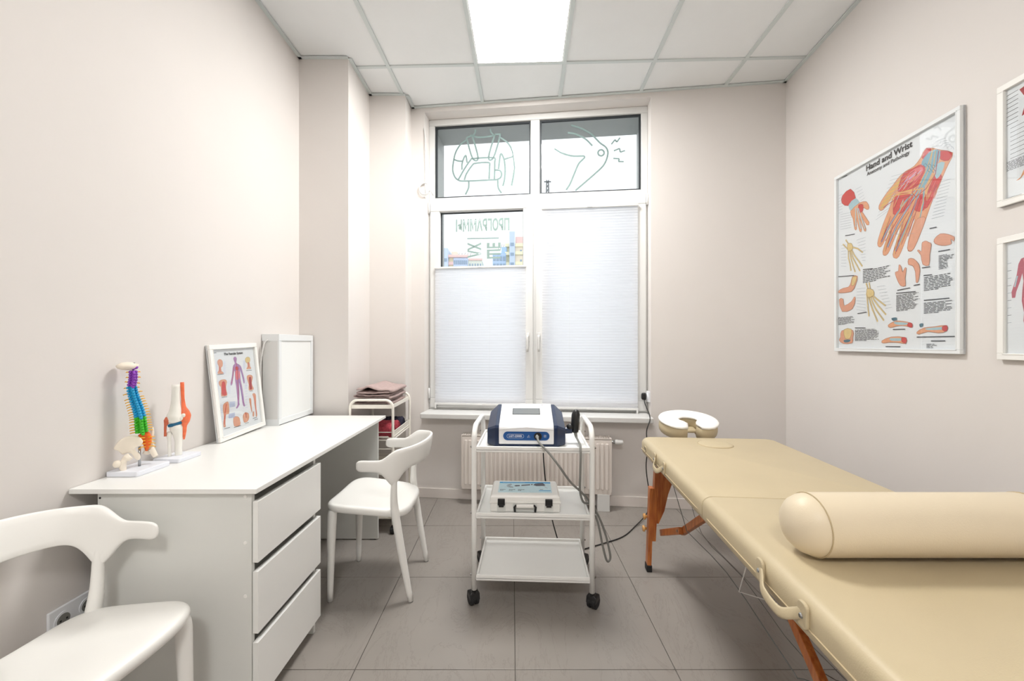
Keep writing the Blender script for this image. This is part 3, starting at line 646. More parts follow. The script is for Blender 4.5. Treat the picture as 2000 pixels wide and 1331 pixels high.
('l','grey',0.0016,[(0.057,0.532),(0.112,0.525)]),
('l','grey',0.0016,[(0.248,0.532),(0.304,0.531)]),
('l','grey',0.0016,[(0.216,0.259),(0.304,0.247)]),
('l','grey',0.0016,[(0.458,0.248),(0.517,0.249)]),
('l','grey',0.0016,[(0.057,0.516),(0.112,0.508)]),
('l','grey',0.0016,[(0.256,0.515),(0.304,0.513)]),
('l','grey',0.0016,[(0.216,0.243),(0.304,0.23)]),
('l','grey',0.0016,[(0.468,0.232),(0.525,0.233)]),
('l','grey',0.0016,[(0.057,0.499),(0.112,0.491)]),
('l','grey',0.0016,[(0.264,0.499),(0.304,0.496)]),
('l','grey',0.0016,[(0.216,0.227),(0.304,0.213)]),
('l','grey',0.0016,[(0.478,0.216),(0.533,0.218)]),
('l','grey',0.0016,[(0.057,0.483),(0.112,0.473)]),
('l','grey',0.0016,[(0.272,0.482),(0.304,0.479)]),
('p','flesh2',[(0.831,0.491),(0.847,0.502),(0.869,0.508),(0.894,0.504),(0.918,0.496),(0.938,0.487),(0.952,0.479),(0.953,0.468),(0.948,0.462),(0.939,0.47),(0.93,0.476),(0.933,0.467),(0.936,0.456),(0.93,0.453),(0.918,0.453),(0.902,0.453),(0.882,0.456),(0.858,0.463),(0.837,0.472),(0.829,0.482)]),
('l','oflesh',0.0028,[(0.831,0.491),(0.847,0.502),(0.869,0.508),(0.894,0.504),(0.918,0.496),(0.938,0.487),(0.952,0.479),(0.953,0.468),(0.948,0.462),(0.939,0.47),(0.93,0.476),(0.933,0.467),(0.936,0.456),(0.93,0.453),(0.918,0.453),(0.902,0.453),(0.882,0.456),(0.858,0.463),(0.837,0.472),(0.829,0.482),(0.831,0.491)]),
('p','flesh2',[(0.757,0.394),(0.749,0.414),(0.744,0.437),(0.73,0.452),(0.72,0.461),(0.723,0.464),(0.731,0.462),(0.74,0.456),(0.748,0.453),(0.75,0.469),(0.751,0.487),(0.755,0.493),(0.762,0.494),(0.769,0.495),(0.778,0.494),(0.788,0.49),(0.798,0.484),(0.807,0.48),(0.813,0.472),(0.808,0.452),(0.802,0.428),(0.802,0.404),(0.798,0.385),(0.779,0.384)]),
('l','oflesh',0.0028,[(0.757,0.394),(0.749,0.414),(0.744,0.437),(0.73,0.452),(0.72,0.461),(0.723,0.464),(0.731,0.462),(0.74,0.456),(0.748,0.453),(0.75,0.469),(0.751,0.487),(0.755,0.493),(0.762,0.494),(0.769,0.495),(0.778,0.494),(0.788,0.49),(0.798,0.484),(0.807,0.48),(0.813,0.472),(0.808,0.452),(0.802,0.428),(0.802,0.404),(0.798,0.385),(0.779,0.384),(0.757,0.394)]),
('p','flesh2',[(0.657,0.433),(0.674,0.434),(0.694,0.428),(0.714,0.414),(0.73,0.397),(0.736,0.381),(0.737,0.364),(0.732,0.342),(0.725,0.323),(0.718,0.316),(0.711,0.32),(0.709,0.342),(0.706,0.368),(0.698,0.385),(0.687,0.398),(0.671,0.403),(0.657,0.407),(0.653,0.421)]),
('l','oflesh',0.0028,[(0.657,0.433),(0.674,0.434),(0.694,0.428),(0.714,0.414),(0.73,0.397),(0.736,0.381),(0.737,0.364),(0.732,0.342),(0.725,0.323),(0.718,0.316),(0.711,0.32),(0.709,0.342),(0.706,0.368),(0.698,0.385),(0.687,0.398),(0.671,0.403),(0.657,0.407),(0.653,0.421),(0.657,0.433)]),
('p','flesh2',[(0.597,0.317),(0.579,0.337),(0.565,0.36),(0.558,0.375),(0.557,0.385),(0.569,0.386),(0.581,0.387),(0.584,0.403),(0.586,0.416),(0.593,0.415),(0.601,0.407),(0.607,0.391),(0.612,0.379),(0.622,0.386),(0.632,0.396),(0.638,0.396),(0.641,0.39),(0.637,0.37),(0.632,0.347),(0.635,0.327),(0.635,0.313),(0.618,0.31)]),
('l','oflesh',0.0028,[(0.597,0.317),(0.579,0.337),(0.565,0.36),(0.558,0.375),(0.557,0.385),(0.569,0.386),(0.581,0.387),(0.584,0.403),(0.586,0.416),(0.593,0.415),(0.601,0.407),(0.607,0.391),(0.612,0.379),(0.622,0.386),(0.632,0.396),(0.638,0.396),(0.641,0.39),(0.637,0.37),(0.632,0.347),(0.635,0.327),(0.635,0.313),(0.618,0.31),(0.597,0.317)]),
('p','flesh2',[(0.175,0.408),(0.203,0.412),(0.226,0.405),(0.222,0.384),(0.206,0.36),(0.191,0.341),(0.165,0.328),(0.105,0.327),(0.046,0.331),(0.023,0.336),(0.023,0.342),(0.046,0.35),(0.079,0.355),(0.108,0.355),(0.133,0.356),(0.148,0.364),(0.158,0.376),(0.165,0.394)]),
('l','oflesh',0.0028,[(0.175,0.408),(0.203,0.412),(0.226,0.405),(0.222,0.384),(0.206,0.36),(0.191,0.341),(0.165,0.328),(0.105,0.327),(0.046,0.331),(0.023,0.336),(0.023,0.342),(0.046,0.35),(0.079,0.355),(0.108,0.355),(0.133,0.356),(0.148,0.364),(0.158,0.376),(0.165,0.394),(0.175,0.408)]),
('p','flesh2',[(0.034,0.294),(0.054,0.301),(0.079,0.293),(0.082,0.273),(0.09,0.255),(0.127,0.261),(0.165,0.273),(0.182,0.286),(0.192,0.296),(0.202,0.296),(0.206,0.287),(0.198,0.26),(0.175,0.233),(0.122,0.221),(0.068,0.224),(0.041,0.258)]),
('l','oflesh',0.0028,[(0.034,0.294),(0.054,0.301),(0.079,0.293),(0.082,0.273),(0.09,0.255),(0.127,0.261),(0.165,0.273),(0.182,0.286),(0.192,0.296),(0.202,0.296),(0.206,0.287),(0.198,0.26),(0.175,0.233),(0.122,0.221),(0.068,0.224),(0.041,0.258),(0.034,0.294)]),
('p','flesh2',[(0.063,0.116),(0.123,0.121),(0.179,0.116),(0.187,0.097),(0.179,0.074),(0.181,0.058),(0.171,0.046),(0.128,0.042),(0.079,0.043),(0.05,0.052),(0.034,0.063),(0.039,0.071),(0.05,0.081),(0.05,0.1)]),
('l','oflesh',0.0028,[(0.063,0.116),(0.123,0.121),(0.179,0.116),(0.187,0.097),(0.179,0.074),(0.181,0.058),(0.171,0.046),(0.128,0.042),(0.079,0.043),(0.05,0.052),(0.034,0.063),(0.039,0.071),(0.05,0.081),(0.05,0.1),(0.063,0.116)]),
('p','bone',[(0.086,0.121),(0.125,0.128),(0.165,0.122),(0.168,0.099),(0.154,0.074),(0.128,0.067),(0.101,0.071),(0.085,0.096)]),
('l','dbone',0.0028,[(0.086,0.121),(0.125,0.128),(0.165,0.122),(0.168,0.099),(0.154,0.074),(0.128,0.067),(0.101,0.071),(0.085,0.096),(0.086,0.121)]),
('p','dteal',[(0.086,0.063),(0.12,0.066),(0.154,0.065),(0.156,0.059),(0.144,0.052),(0.119,0.049),(0.094,0.05),(0.082,0.057)]),
('p','bone',[(0.179,0.406),(0.202,0.408),(0.22,0.401),(0.21,0.381),(0.192,0.362),(0.176,0.358),(0.165,0.364),(0.168,0.385)]),
('l','dbone',0.0028,[(0.179,0.406),(0.202,0.408),(0.22,0.401),(0.21,0.381),(0.192,0.362),(0.176,0.358),(0.165,0.364),(0.168,0.385),(0.179,0.406)]),
('p','flesh',[(0.5,0.133),(0.521,0.142),(0.549,0.149),(0.567,0.151),(0.589,0.15),(0.633,0.145),(0.672,0.138),(0.685,0.127),(0.68,0.119),(0.654,0.122),(0.62,0.127),(0.592,0.128),(0.565,0.126),(0.539,0.122),(0.517,0.12),(0.502,0.125)]),
('l','oflesh',0.0028,[(0.5,0.133),(0.521,0.142),(0.549,0.149),(0.567,0.151),(0.589,0.15),(0.633,0.145),(0.672,0.138),(0.685,0.127),(0.68,0.119),(0.654,0.122),(0.62,0.127),(0.592,0.128),(0.565,0.126),(0.539,0.122),(0.517,0.12),(0.502,0.125),(0.5,0.133)]),
('p','lblue',[(0.549,0.147),(0.601,0.144),(0.65,0.139),(0.653,0.134),(0.635,0.13),(0.601,0.131),(0.565,0.134),(0.546,0.141)]),
('p','red',[(0.657,0.138),(0.671,0.139),(0.682,0.135),(0.686,0.125),(0.682,0.116),(0.666,0.118),(0.65,0.124),(0.65,0.132)]),
('l','dred',0.0028,[(0.657,0.138),(0.671,0.139),(0.682,0.135),(0.686,0.125),(0.682,0.116),(0.666,0.118),(0.65,0.124),(0.65,0.132),(0.657,0.138)]),
('p','dteal',[(0.528,0.166),(0.546,0.168),(0.565,0.168),(0.572,0.162),(0.57,0.156),(0.555,0.153),(0.538,0.153),(0.529,0.159)]),
('p','flesh',[(0.716,0.094),(0.735,0.104),(0.764,0.112),(0.796,0.114),(0.831,0.115),(0.873,0.119),(0.906,0.119),(0.915,0.108),(0.909,0.096),(0.887,0.09),(0.857,0.088),(0.825,0.092),(0.791,0.095),(0.757,0.09),(0.73,0.085),(0.716,0.088)]),
('l','oflesh',0.0028,[(0.716,0.094),(0.735,0.104),(0.764,0.112),(0.796,0.114),(0.831,0.115),(0.873,0.119),(0.906,0.119),(0.915,0.108),(0.909,0.096),(0.887,0.09),(0.857,0.088),(0.825,0.092),(0.791,0.095),(0.757,0.09),(0.73,0.085),(0.716,0.088),(0.716,0.094)]),
('p','lblue',[(0.778,0.11),(0.837,0.112),(0.894,0.113),(0.9,0.108),(0.882,0.102),(0.837,0.101),(0.791,0.102),(0.771,0.106)]),
('p','red',[(0.882,0.114),(0.897,0.118),(0.911,0.117),(0.913,0.107),(0.909,0.096),(0.897,0.095),(0.884,0.099),(0.88,0.106)]),
('l','dred',0.0028,[(0.882,0.114),(0.897,0.118),(0.911,0.117),(0.913,0.107),(0.909,0.096),(0.897,0.095),(0.884,0.099),(0.88,0.106),(0.882,0.114)]),
('p','dteal',[(0.734,0.13),(0.745,0.133),(0.757,0.133),(0.76,0.126),(0.757,0.12),(0.749,0.116),(0.739,0.116),(0.734,0.123)]),
('p','flesh',[(0.449,0.057),(0.48,0.067),(0.525,0.075),(0.585,0.076),(0.635,0.071),(0.646,0.057),(0.638,0.043),(0.619,0.043),(0.589,0.047),(0.549,0.049),(0.509,0.049),(0.479,0.046),(0.458,0.045),(0.446,0.049)]),
('l','oflesh',0.0028,[(0.449,0.057),(0.48,0.067),(0.525,0.075),(0.585,0.076),(0.635,0.071),(0.646,0.057),(0.638,0.043),(0.619,0.043),(0.589,0.047),(0.549,0.049),(0.509,0.049),(0.479,0.046),(0.458,0.045),(0.446,0.049),(0.449,0.057)]),
('p','lblue',[(0.517,0.069),(0.571,0.069),(0.62,0.067),(0.615,0.061),(0.589,0.055),(0.556,0.055),(0.525,0.057),(0.51,0.063)]),
('p','red',[(0.608,0.072),(0.625,0.073),(0.641,0.069),(0.644,0.056),(0.638,0.045),(0.623,0.046),(0.608,0.052),(0.604,0.063)]),
('l','dred',0.0028,[(0.608,0.072),(0.625,0.073),(0.641,0.069),(0.644,0.056),(0.638,0.045),(0.623,0.046),(0.608,0.052),(0.604,0.063),(0.608,0.072)]),
('t','ink',0.279,0.427,0.517,0.36,8),
('t','ink',0.018,0.194,0.206,0.149,8),
('t','ink',0.2,0.119,0.423,0.057,12),
('t','ink',0.565,0.275,0.737,0.196,14),
('t','ink',0.764,0.337,0.952,0.274,9),
('t','ink',0.764,0.224,0.952,0.174,8),
('t','ink',0.859,0.418,0.952,0.357,10),
('t','ink',0.781,0.043,0.869,0.023,4),
('l','ink',0.006,[(0.023,0.426),(0.192,0.413)]),
('l','ink',0.006,[(0.101,0.646),(0.2,0.636)]),
('l','ink',0.006,[(0.279,0.433),(0.37,0.427)]),
('l','ink',0.006,[(0.565,0.283),(0.708,0.278)]),
('l','ink',0.006,[(0.762,0.344),(0.818,0.341)]),
('l','ink',0.006,[(0.764,0.234),(0.924,0.231)]),
('l','ink',0.006,[(0.857,0.435),(0.928,0.432)]),
('l','ink',0.006,[(0.716,0.072),(0.956,0.072)]),
('l','ink',0.006,[(0.538,0.111),(0.632,0.11)]),
('l','ink',0.006,[(0.48,0.028),(0.597,0.028)]),
('l','ink',0.006,[(0.802,0.544),(0.846,0.541)]),
('l','ink',0.006,[(0.573,0.296),(0.668,0.299)]),
('l','ink',0.006,[(0.751,0.379),(0.805,0.377)]),
('l','ink',0.006,[(0.226,0.204),(0.314,0.207)]),
('l','ink',0.006,[(0.018,0.988),(0.122,0.977)]),
('l','ink',0.006,[(0.2,0.128),(0.304,0.125)]),
('l','ink',0.006,[(0.811,0.054),(0.9,0.054)]),
('l','ink',0.006,[(0.694,0.307),(0.737,0.308)])]
VASC_PRINT=[('p','vio',[(0.477,0.844),(0.492,0.854),(0.513,0.858),(0.532,0.853),(0.544,0.842),(0.541,0.827),(0.533,0.811),(0.528,0.797),(0.53,0.785),(0.55,0.777),(0.575,0.768),(0.599,0.757),(0.619,0.74),(0.63,0.71),(0.639,0.676),(0.649,0.643),(0.657,0.612),(0.66,0.582),(0.658,0.559),(0.647,0.547),(0.635,0.548),(0.629,0.57),(0.624,0.603),(0.614,0.642),(0.603,0.678),(0.596,0.705),(0.591,0.71),(0.581,0.665),(0.574,0.607),(0.578,0.571),(0.586,0.533),(0.592,0.476),(0.597,0.418),(0.596,0.372),(0.595,0.335),(0.604,0.309),(0.609,0.294),(0.594,0.29),(0.575,0.296),(0.565,0.312),(0.56,0.339),(0.558,0.376),(0.557,0.422),(0.55,0.482),(0.542,0.537),(0.542,0.567),(0.541,0.578),(0.534,0.566),(0.527,0.538),(0.522,0.502),(0.516,0.457),(0.501,0.398),(0.488,0.347),(0.492,0.332),(0.492,0.326),(0.465,0.308),(0.435,0.293),(0.417,0.293),(0.411,0.301),(0.431,0.312),(0.454,0.331),(0.46,0.36),(0.462,0.401),(0.465,0.467),(0.466,0.533),(0.463,0.572),(0.461,0.605),(0.469,0.648),(0.476,0.685),(0.472,0.706),(0.461,0.707),(0.443,0.672),(0.423,0.628),(0.408,0.595),(0.395,0.569),(0.379,0.555),(0.366,0.552),(0.358,0.559),(0.359,0.577),(0.379,0.61),(0.403,0.649),(0.419,0.686),(0.432,0.718),(0.443,0.744),(0.456,0.763),(0.477,0.773),(0.494,0.782),(0.493,0.794),(0.487,0.808),(0.479,0.826)]),
('l','ovio',0.0028,[(0.477,0.844),(0.492,0.854),(0.513,0.858),(0.532,0.853),(0.544,0.842),(0.541,0.827),(0.533,0.811),(0.528,0.797),(0.53,0.785),(0.55,0.777),(0.575,0.768),(0.599,0.757),(0.619,0.74),(0.63,0.71),(0.639,0.676),(0.649,0.643),(0.657,0.612),(0.66,0.582),(0.658,0.559),(0.647,0.547),(0.635,0.548),(0.629,0.57),(0.624,0.603),(0.614,0.642),(0.603,0.678),(0.596,0.705),(0.591,0.71),(0.581,0.665),(0.574,0.607),(0.578,0.571),(0.586,0.533),(0.592,0.476),(0.597,0.418),(0.596,0.372),(0.595,0.335),(0.604,0.309),(0.609,0.294),(0.594,0.29),(0.575,0.296),(0.565,0.312),(0.56,0.339),(0.558,0.376),(0.557,0.422),(0.55,0.482),(0.542,0.537),(0.542,0.567),(0.541,0.578),(0.534,0.566),(0.527,0.538),(0.522,0.502),(0.516,0.457),(0.501,0.398),(0.488,0.347),(0.492,0.332),(0.492,0.326),(0.465,0.308),(0.435,0.293),(0.417,0.293),(0.411,0.301),(0.431,0.312),(0.454,0.331),(0.46,0.36),(0.462,0.401),(0.465,0.467),(0.466,0.533),(0.463,0.572),(0.461,0.605),(0.469,0.648),(0.476,0.685),(0.472,0.706),(0.461,0.707),(0.443,0.672),(0.423,0.628),(0.408,0.595),(0.395,0.569),(0.379,0.555),(0.366,0.552),(0.358,0.559),(0.359,0.577),(0.379,0.61),(0.403,0.649),(0.419,0.686),(0.432,0.718),(0.443,0.744),(0.456,0.763),(0.477,0.773),(0.494,0.782),(0.493,0.794),(0.487,0.808),(0.479,0.826),(0.477,0.844)]),
('p','red',[(0.5,0.746),(0.529,0.748),(0.559,0.743),(0.567,0.727),(0.561,0.712),(0.531,0.706),(0.501,0.71),(0.493,0.728)]),
('l','dred',0.0028,[(0.5,0.746),(0.529,0.748),(0.559,0.743),(0.567,0.727),(0.561,0.712),(0.531,0.706),(0.501,0.71),(0.493,0.728),(0.5,0.746)]),
('p','pink',[(0.489,0.7),(0.53,0.709),(0.571,0.695),(0.577,0.657),(0.563,0.618),(0.523,0.6),(0.484,0.603),(0.477,0.651)]),
('l','dred',0.008,[(0.53,0.785),(0.529,0.703),(0.513,0.601),(0.507,0.54),(0.482,0.379)]),
('l','sblue',0.008,[(0.557,0.774),(0.553,0.702),(0.532,0.6),(0.553,0.526),(0.573,0.369)]),
('l','sblue',0.008,[(0.599,0.741),(0.618,0.656),(0.632,0.571)]),
('l','dred',0.008,[(0.462,0.747),(0.43,0.658),(0.376,0.571)]),
('p','flesh2',[(0.157,0.83),(0.172,0.84),(0.192,0.846),(0.217,0.844),(0.239,0.837),(0.25,0.823),(0.253,0.807),(0.247,0.786),(0.235,0.768),(0.221,0.764),(0.21,0.76),(0.207,0.741),(0.211,0.72),(0.24,0.704),(0.253,0.694),(0.192,0.693),(0.132,0.701),(0.139,0.714),(0.162,0.733),(0.168,0.757),(0.168,0.781),(0.159,0.795),(0.151,0.806),(0.151,0.818)]),
('l','oflesh',0.0028,[(0.157,0.83),(0.172,0.84),(0.192,0.846),(0.217,0.844),(0.239,0.837),(0.25,0.823),(0.253,0.807),(0.247,0.786),(0.235,0.768),(0.221,0.764),(0.21,0.76),(0.207,0.741),(0.211,0.72),(0.24,0.704),(0.253,0.694),(0.192,0.693),(0.132,0.701),(0.139,0.714),(0.162,0.733),(0.168,0.757),(0.168,0.781),(0.159,0.795),(0.151,0.806),(0.151,0.818),(0.157,0.83)]),
('l','red',0.01,[(0.191,0.77),(0.181,0.712)]),
('p','bone',[(0.734,0.825),(0.754,0.836),(0.781,0.842),(0.811,0.84),(0.837,0.832),(0.845,0.817),(0.841,0.8),(0.827,0.785),(0.806,0.774),(0.784,0.769),(0.762,0.77),(0.744,0.78),(0.732,0.793),(0.728,0.809)]),
('l','dbone',0.0028,[(0.734,0.825),(0.754,0.836),(0.781,0.842),(0.811,0.84),(0.837,0.832),(0.845,0.817),(0.841,0.8),(0.827,0.785),(0.806,0.774),(0.784,0.769),(0.762,0.77),(0.744,0.78),(0.732,0.793),(0.728,0.809),(0.734,0.825)]),
('p','flesh2',[(0.77,0.775),(0.795,0.78),(0.821,0.773),(0.824,0.753),(0.822,0.73),(0.841,0.713),(0.845,0.702),(0.789,0.7),(0.734,0.704),(0.743,0.716),(0.767,0.733),(0.767,0.756)]),
('l','oflesh',0.0028,[(0.77,0.775),(0.795,0.78),(0.821,0.773),(0.824,0.753),(0.822,0.73),(0.841,0.713),(0.845,0.702),(0.789,0.7),(0.734,0.704),(0.743,0.716),(0.767,0.733),(0.767,0.756),(0.77,0.775)]),
('l','dred',0.01,[(0.797,0.78),(0.79,0.715)]),
('p','flesh2',[(0.137,0.614),(0.156,0.624),(0.184,0.63),(0.225,0.631),(0.264,0.627),(0.284,0.615),(0.29,0.597),(0.276,0.575),(0.26,0.551),(0.258,0.526),(0.261,0.501),(0.269,0.476),(0.263,0.457),(0.207,0.453),(0.153,0.461),(0.15,0.483),(0.161,0.511),(0.164,0.536),(0.162,0.559),(0.15,0.57),(0.138,0.58),(0.133,0.597)]),
('l','oflesh',0.0028,[(0.137,0.614),(0.156,0.624),(0.184,0.63),(0.225,0.631),(0.264,0.627),(0.284,0.615),(0.29,0.597),(0.276,0.575),(0.26,0.551),(0.258,0.526),(0.261,0.501),(0.269,0.476),(0.263,0.457),(0.207,0.453),(0.153,0.461),(0.15,0.483),(0.161,0.511),(0.164,0.536),(0.162,0.559),(0.15,0.57),(0.138,0.58),(0.133,0.597),(0.137,0.614)]),
('p','red',[(0.196,0.605),(0.223,0.612),(0.249,0.601),(0.253,0.559),(0.251,0.512),(0.256,0.481),(0.251,0.463),(0.21,0.462),(0.17,0.476),(0.168,0.509),(0.177,0.548),(0.184,0.581)]),
('l','dred',0.0028,[(0.196,0.605),(0.223,0.612),(0.249,0.601),(0.253,0.559),(0.251,0.512),(0.256,0.481),(0.251,0.463),(0.21,0.462),(0.17,0.476),(0.168,0.509),(0.177,0.548),(0.184,0.581),(0.196,0.605)]),
('p','flesh2',[(0.722,0.618),(0.746,0.63),(0.779,0.633),(0.813,0.63),(0.841,0.621),(0.855,0.609),(0.856,0.593),(0.837,0.565),(0.818,0.536),(0.822,0.512),(0.833,0.491),(0.847,0.471),(0.845,0.456),(0.788,0.45),(0.732,0.457),(0.733,0.486),(0.745,0.52),(0.738,0.543),(0.729,0.564),(0.721,0.593)]),
('l','oflesh',0.0028,[(0.722,0.618),(0.746,0.63),(0.779,0.633),(0.813,0.63),(0.841,0.621),(0.855,0.609),(0.856,0.593),(0.837,0.565),(0.818,0.536),(0.822,0.512),(0.833,0.491),(0.847,0.471),(0.845,0.456),(0.788,0.45),(0.732,0.457),(0.733,0.486),(0.745,0.52),(0.738,0.543),(0.729,0.564),(0.721,0.593),(0.722,0.618)]),
('p','dred',[(0.771,0.604),(0.796,0.612),(0.818,0.601),(0.817,0.554),(0.81,0.504),(0.813,0.479),(0.81,0.466),(0.783,0.459),(0.756,0.466),(0.753,0.499),(0.759,0.54),(0.762,0.577)]),
('p','flesh2',[(0.165,0.365),(0.192,0.381),(0.224,0.388),(0.25,0.391),(0.269,0.385),(0.274,0.358),(0.272,0.323),(0.268,0.288),(0.257,0.261),(0.23,0.262),(0.203,0.264),(0.189,0.245),(0.179,0.219),(0.171,0.19),(0.166,0.163),(0.168,0.147),(0.167,0.139),(0.147,0.135),(0.128,0.14),(0.126,0.16),(0.131,0.187),(0.144,0.214),(0.156,0.241),(0.155,0.27),(0.153,0.3),(0.155,0.335)]),
('l','oflesh',0.0028,[(0.165,0.365),(0.192,0.381),(0.224,0.388),(0.25,0.391),(0.269,0.385),(0.274,0.358),(0.272,0.323),(0.268,0.288),(0.257,0.261),(0.23,0.262),(0.203,0.264),(0.189,0.245),(0.179,0.219),(0.171,0.19),(0.166,0.163),(0.168,0.147),(0.167,0.139),(0.147,0.135),(0.128,0.14),(0.126,0.16),(0.131,0.187),(0.144,0.214),(0.156,0.241),(0.155,0.27),(0.153,0.3),(0.155,0.335),(0.165,0.365)]),
('l','red',0.012,[(0.228,0.368),(0.183,0.276),(0.145,0.166)]),
('p','flesh2',[(0.335,0.201),(0.356,0.212),(0.384,0.209),(0.418,0.203),(0.447,0.19),(0.459,0.17),(0.462,0.147),(0.467,0.122),(0.454,0.103),(0.391,0.099),(0.331,0.112),(0.322,0.157)]),
('l','oflesh',0.0028,[(0.335,0.201),(0.356,0.212),(0.384,0.209),(0.418,0.203),(0.447,0.19),(0.459,0.17),(0.462,0.147),(0.467,0.122),(0.454,0.103),(0.391,0.099),(0.331,0.112),(0.322,0.157),(0.335,0.201)]),
('p','flesh2',[(0.539,0.197),(0.564,0.213),(0.596,0.221),(0.633,0.213),(0.663,0.196),(0.672,0.173),(0.667,0.148),(0.648,0.128),(0.62,0.113),(0.581,0.109),(0.548,0.114),(0.535,0.133),(0.533,0.157),(0.531,0.179)]),
('l','oflesh',0.0028,[(0.539,0.197),(0.564,0.213),(0.596,0.221),(0.633,0.213),(0.663,0.196),(0.672,0.173),(0.667,0.148),(0.648,0.128),(0.62,0.113),(0.581,0.109),(0.548,0.114),(0.535,0.133),(0.533,0.157),(0.531,0.179),(0.539,0.197)]),
('l','dred',0.014,[(0.605,0.214),(0.6,0.158)]),
('p','flesh2',[(0.804,0.402),(0.824,0.41),(0.85,0.408),(0.87,0.4),(0.882,0.378),(0.874,0.328),(0.862,0.272),(0.86,0.225),(0.86,0.185),(0.859,0.156),(0.854,0.137),(0.838,0.13),(0.824,0.136),(0.83,0.162),(0.837,0.199),(0.832,0.237),(0.825,0.276),(0.825,0.316),(0.823,0.352),(0.811,0.381)]),
('l','oflesh',0.0028,[(0.804,0.402),(0.824,0.41),(0.85,0.408),(0.87,0.4),(0.882,0.378),(0.874,0.328),(0.862,0.272),(0.86,0.225),(0.86,0.185),(0.859,0.156),(0.854,0.137),(0.838,0.13),(0.824,0.136),(0.83,0.162),(0.837,0.199),(0.832,0.237),(0.825,0.276),(0.825,0.316),(0.823,0.352),(0.811,0.381),(0.804,0.402)]),
('p','flesh2',[(0.717,0.358),(0.737,0.366),(0.758,0.353),(0.757,0.324),(0.751,0.285),(0.752,0.244),(0.752,0.21),(0.746,0.197),(0.739,0.201),(0.731,0.228),(0.724,0.267),(0.717,0.317)]),
('l','oflesh',0.0028,[(0.717,0.358),(0.737,0.366),(0.758,0.353),(0.757,0.324),(0.751,0.285),(0.752,0.244),(0.752,0.21),(0.746,0.197),(0.739,0.201),(0.731,0.228),(0.724,0.267),(0.717,0.317),(0.717,0.358)]),
('l','red',0.01,[(0.843,0.382),(0.846,0.273),(0.839,0.166)]),
('p','flesh2',[(0.766,0.198),(0.78,0.203),(0.792,0.196),(0.791,0.171),(0.783,0.147),(0.767,0.143),(0.754,0.151),(0.756,0.175)]),
('l','oflesh',0.0028,[(0.766,0.198),(0.78,0.203),(0.792,0.196),(0.791,0.171),(0.783,0.147),(0.767,0.143),(0.754,0.151),(0.756,0.175),(0.766,0.198)]),
('l','ink',0.006,[(0.124,0.69),(0.251,0.687)]),
('l','ink',0.006,[(0.153,0.446),(0.26,0.444)]),
('l','ink',0.006,[(0.133,0.122),(0.245,0.116)]),
('l','ink',0.006,[(0.322,0.099),(0.472,0.095)]),
('l','ink',0.006,[(0.564,0.099),(0.641,0.097)]),
('l','ink',0.006,[(0.723,0.687),(0.851,0.683)]),
('l','ink',0.006,[(0.744,0.444),(0.825,0.44)]),
('l','ink',0.006,[(0.746,0.124),(0.843,0.122)]),
('l','ink',0.006,[(0.777,0.1),(0.866,0.1)]),
('l','ink',0.006,[(0.08,0.916),(0.153,0.917)]),
('l','pale',0.004,[(0.126,0.821),(0.16,0.82)]),
('l','pale',0.004,[(0.265,0.816),(0.31,0.816)]),
('l','pale',0.004,[(0.096,0.622),(0.138,0.619)]),
('l','pale',0.004,[(0.305,0.606),(0.36,0.604)]),
('l','pale',0.004,[(0.675,0.801),(0.727,0.799)]),
('l','pale',0.004,[(0.665,0.601),(0.717,0.599)]),
('l','pale',0.004,[(0.117,0.371),(0.163,0.37)]),
('l','pale',0.004,[(0.25,0.257),(0.377,0.255)]),
('l','pale',0.004,[(0.295,0.38),(0.406,0.372)]),
('l','pale',0.004,[(0.672,0.547),(0.724,0.547)]),
('l','pale',0.004,[(0.122,0.808),(0.156,0.807)]),
('l','pale',0.004,[(0.261,0.802),(0.307,0.803)]),
('l','pale',0.004,[(0.092,0.607),(0.134,0.603)]),
('l','pale',0.004,[(0.301,0.592),(0.356,0.589)]),
('l','pale',0.004,[(0.673,0.791),(0.725,0.789)]),
('l','pale',0.004,[(0.662,0.588),(0.714,0.587)]),
('l','pale',0.004,[(0.113,0.353),(0.158,0.351)]),
('l','pale',0.004,[(0.249,0.253),(0.375,0.249)]),
('l','pale',0.004,[(0.294,0.374),(0.405,0.366)]),
('l','pale',0.004,[(0.664,0.516),(0.716,0.516)]),
('l','pale',0.004,[(0.119,0.795),(0.153,0.793)]),
('l','pale',0.004,[(0.258,0.789),(0.303,0.789)]),
('l','pale',0.004,[(0.089,0.592),(0.131,0.588)]),
('l','pale',0.004,[(0.297,0.577),(0.353,0.575)]),
('l','pale',0.004,[(0.671,0.782),(0.722,0.78)]),
('l','pale',0.004,[(0.658,0.576),(0.71,0.574)]),
('l','pale',0.004,[(0.109,0.334),(0.154,0.332)]),
('l','pale',0.004,[(0.248,0.248),(0.374,0.244)]),
('l','pale',0.004,[(0.292,0.368),(0.403,0.36)]),
('l','pale',0.004,[(0.655,0.486),(0.708,0.485)]),
('l','pale',0.004,[(0.116,0.781),(0.15,0.78)]),
('l','pale',0.004,[(0.255,0.775),(0.3,0.775)]),
('l','pale',0.004,[(0.085,0.577),(0.127,0.573)]),
('l','pale',0.004,[(0.294,0.562),(0.349,0.56)]),
('l','pale',0.004,[(0.668,0.772),(0.72,0.77)]),
('l','pale',0.004,[(0.655,0.563),(0.707,0.562)]),
('l','pale',0.004,[(0.104,0.315),(0.149,0.313)]),
('l','pale',0.004,[(0.247,0.243),(0.372,0.238)]),
('l','pale',0.004,[(0.291,0.362),(0.402,0.354)]),
('l','pale',0.004,[(0.647,0.455),(0.7,0.454)]),
('l','pale',0.004,[(0.113,0.768),(0.147,0.766)]),
('l','pale',0.004,[(0.251,0.761),(0.297,0.761)]),
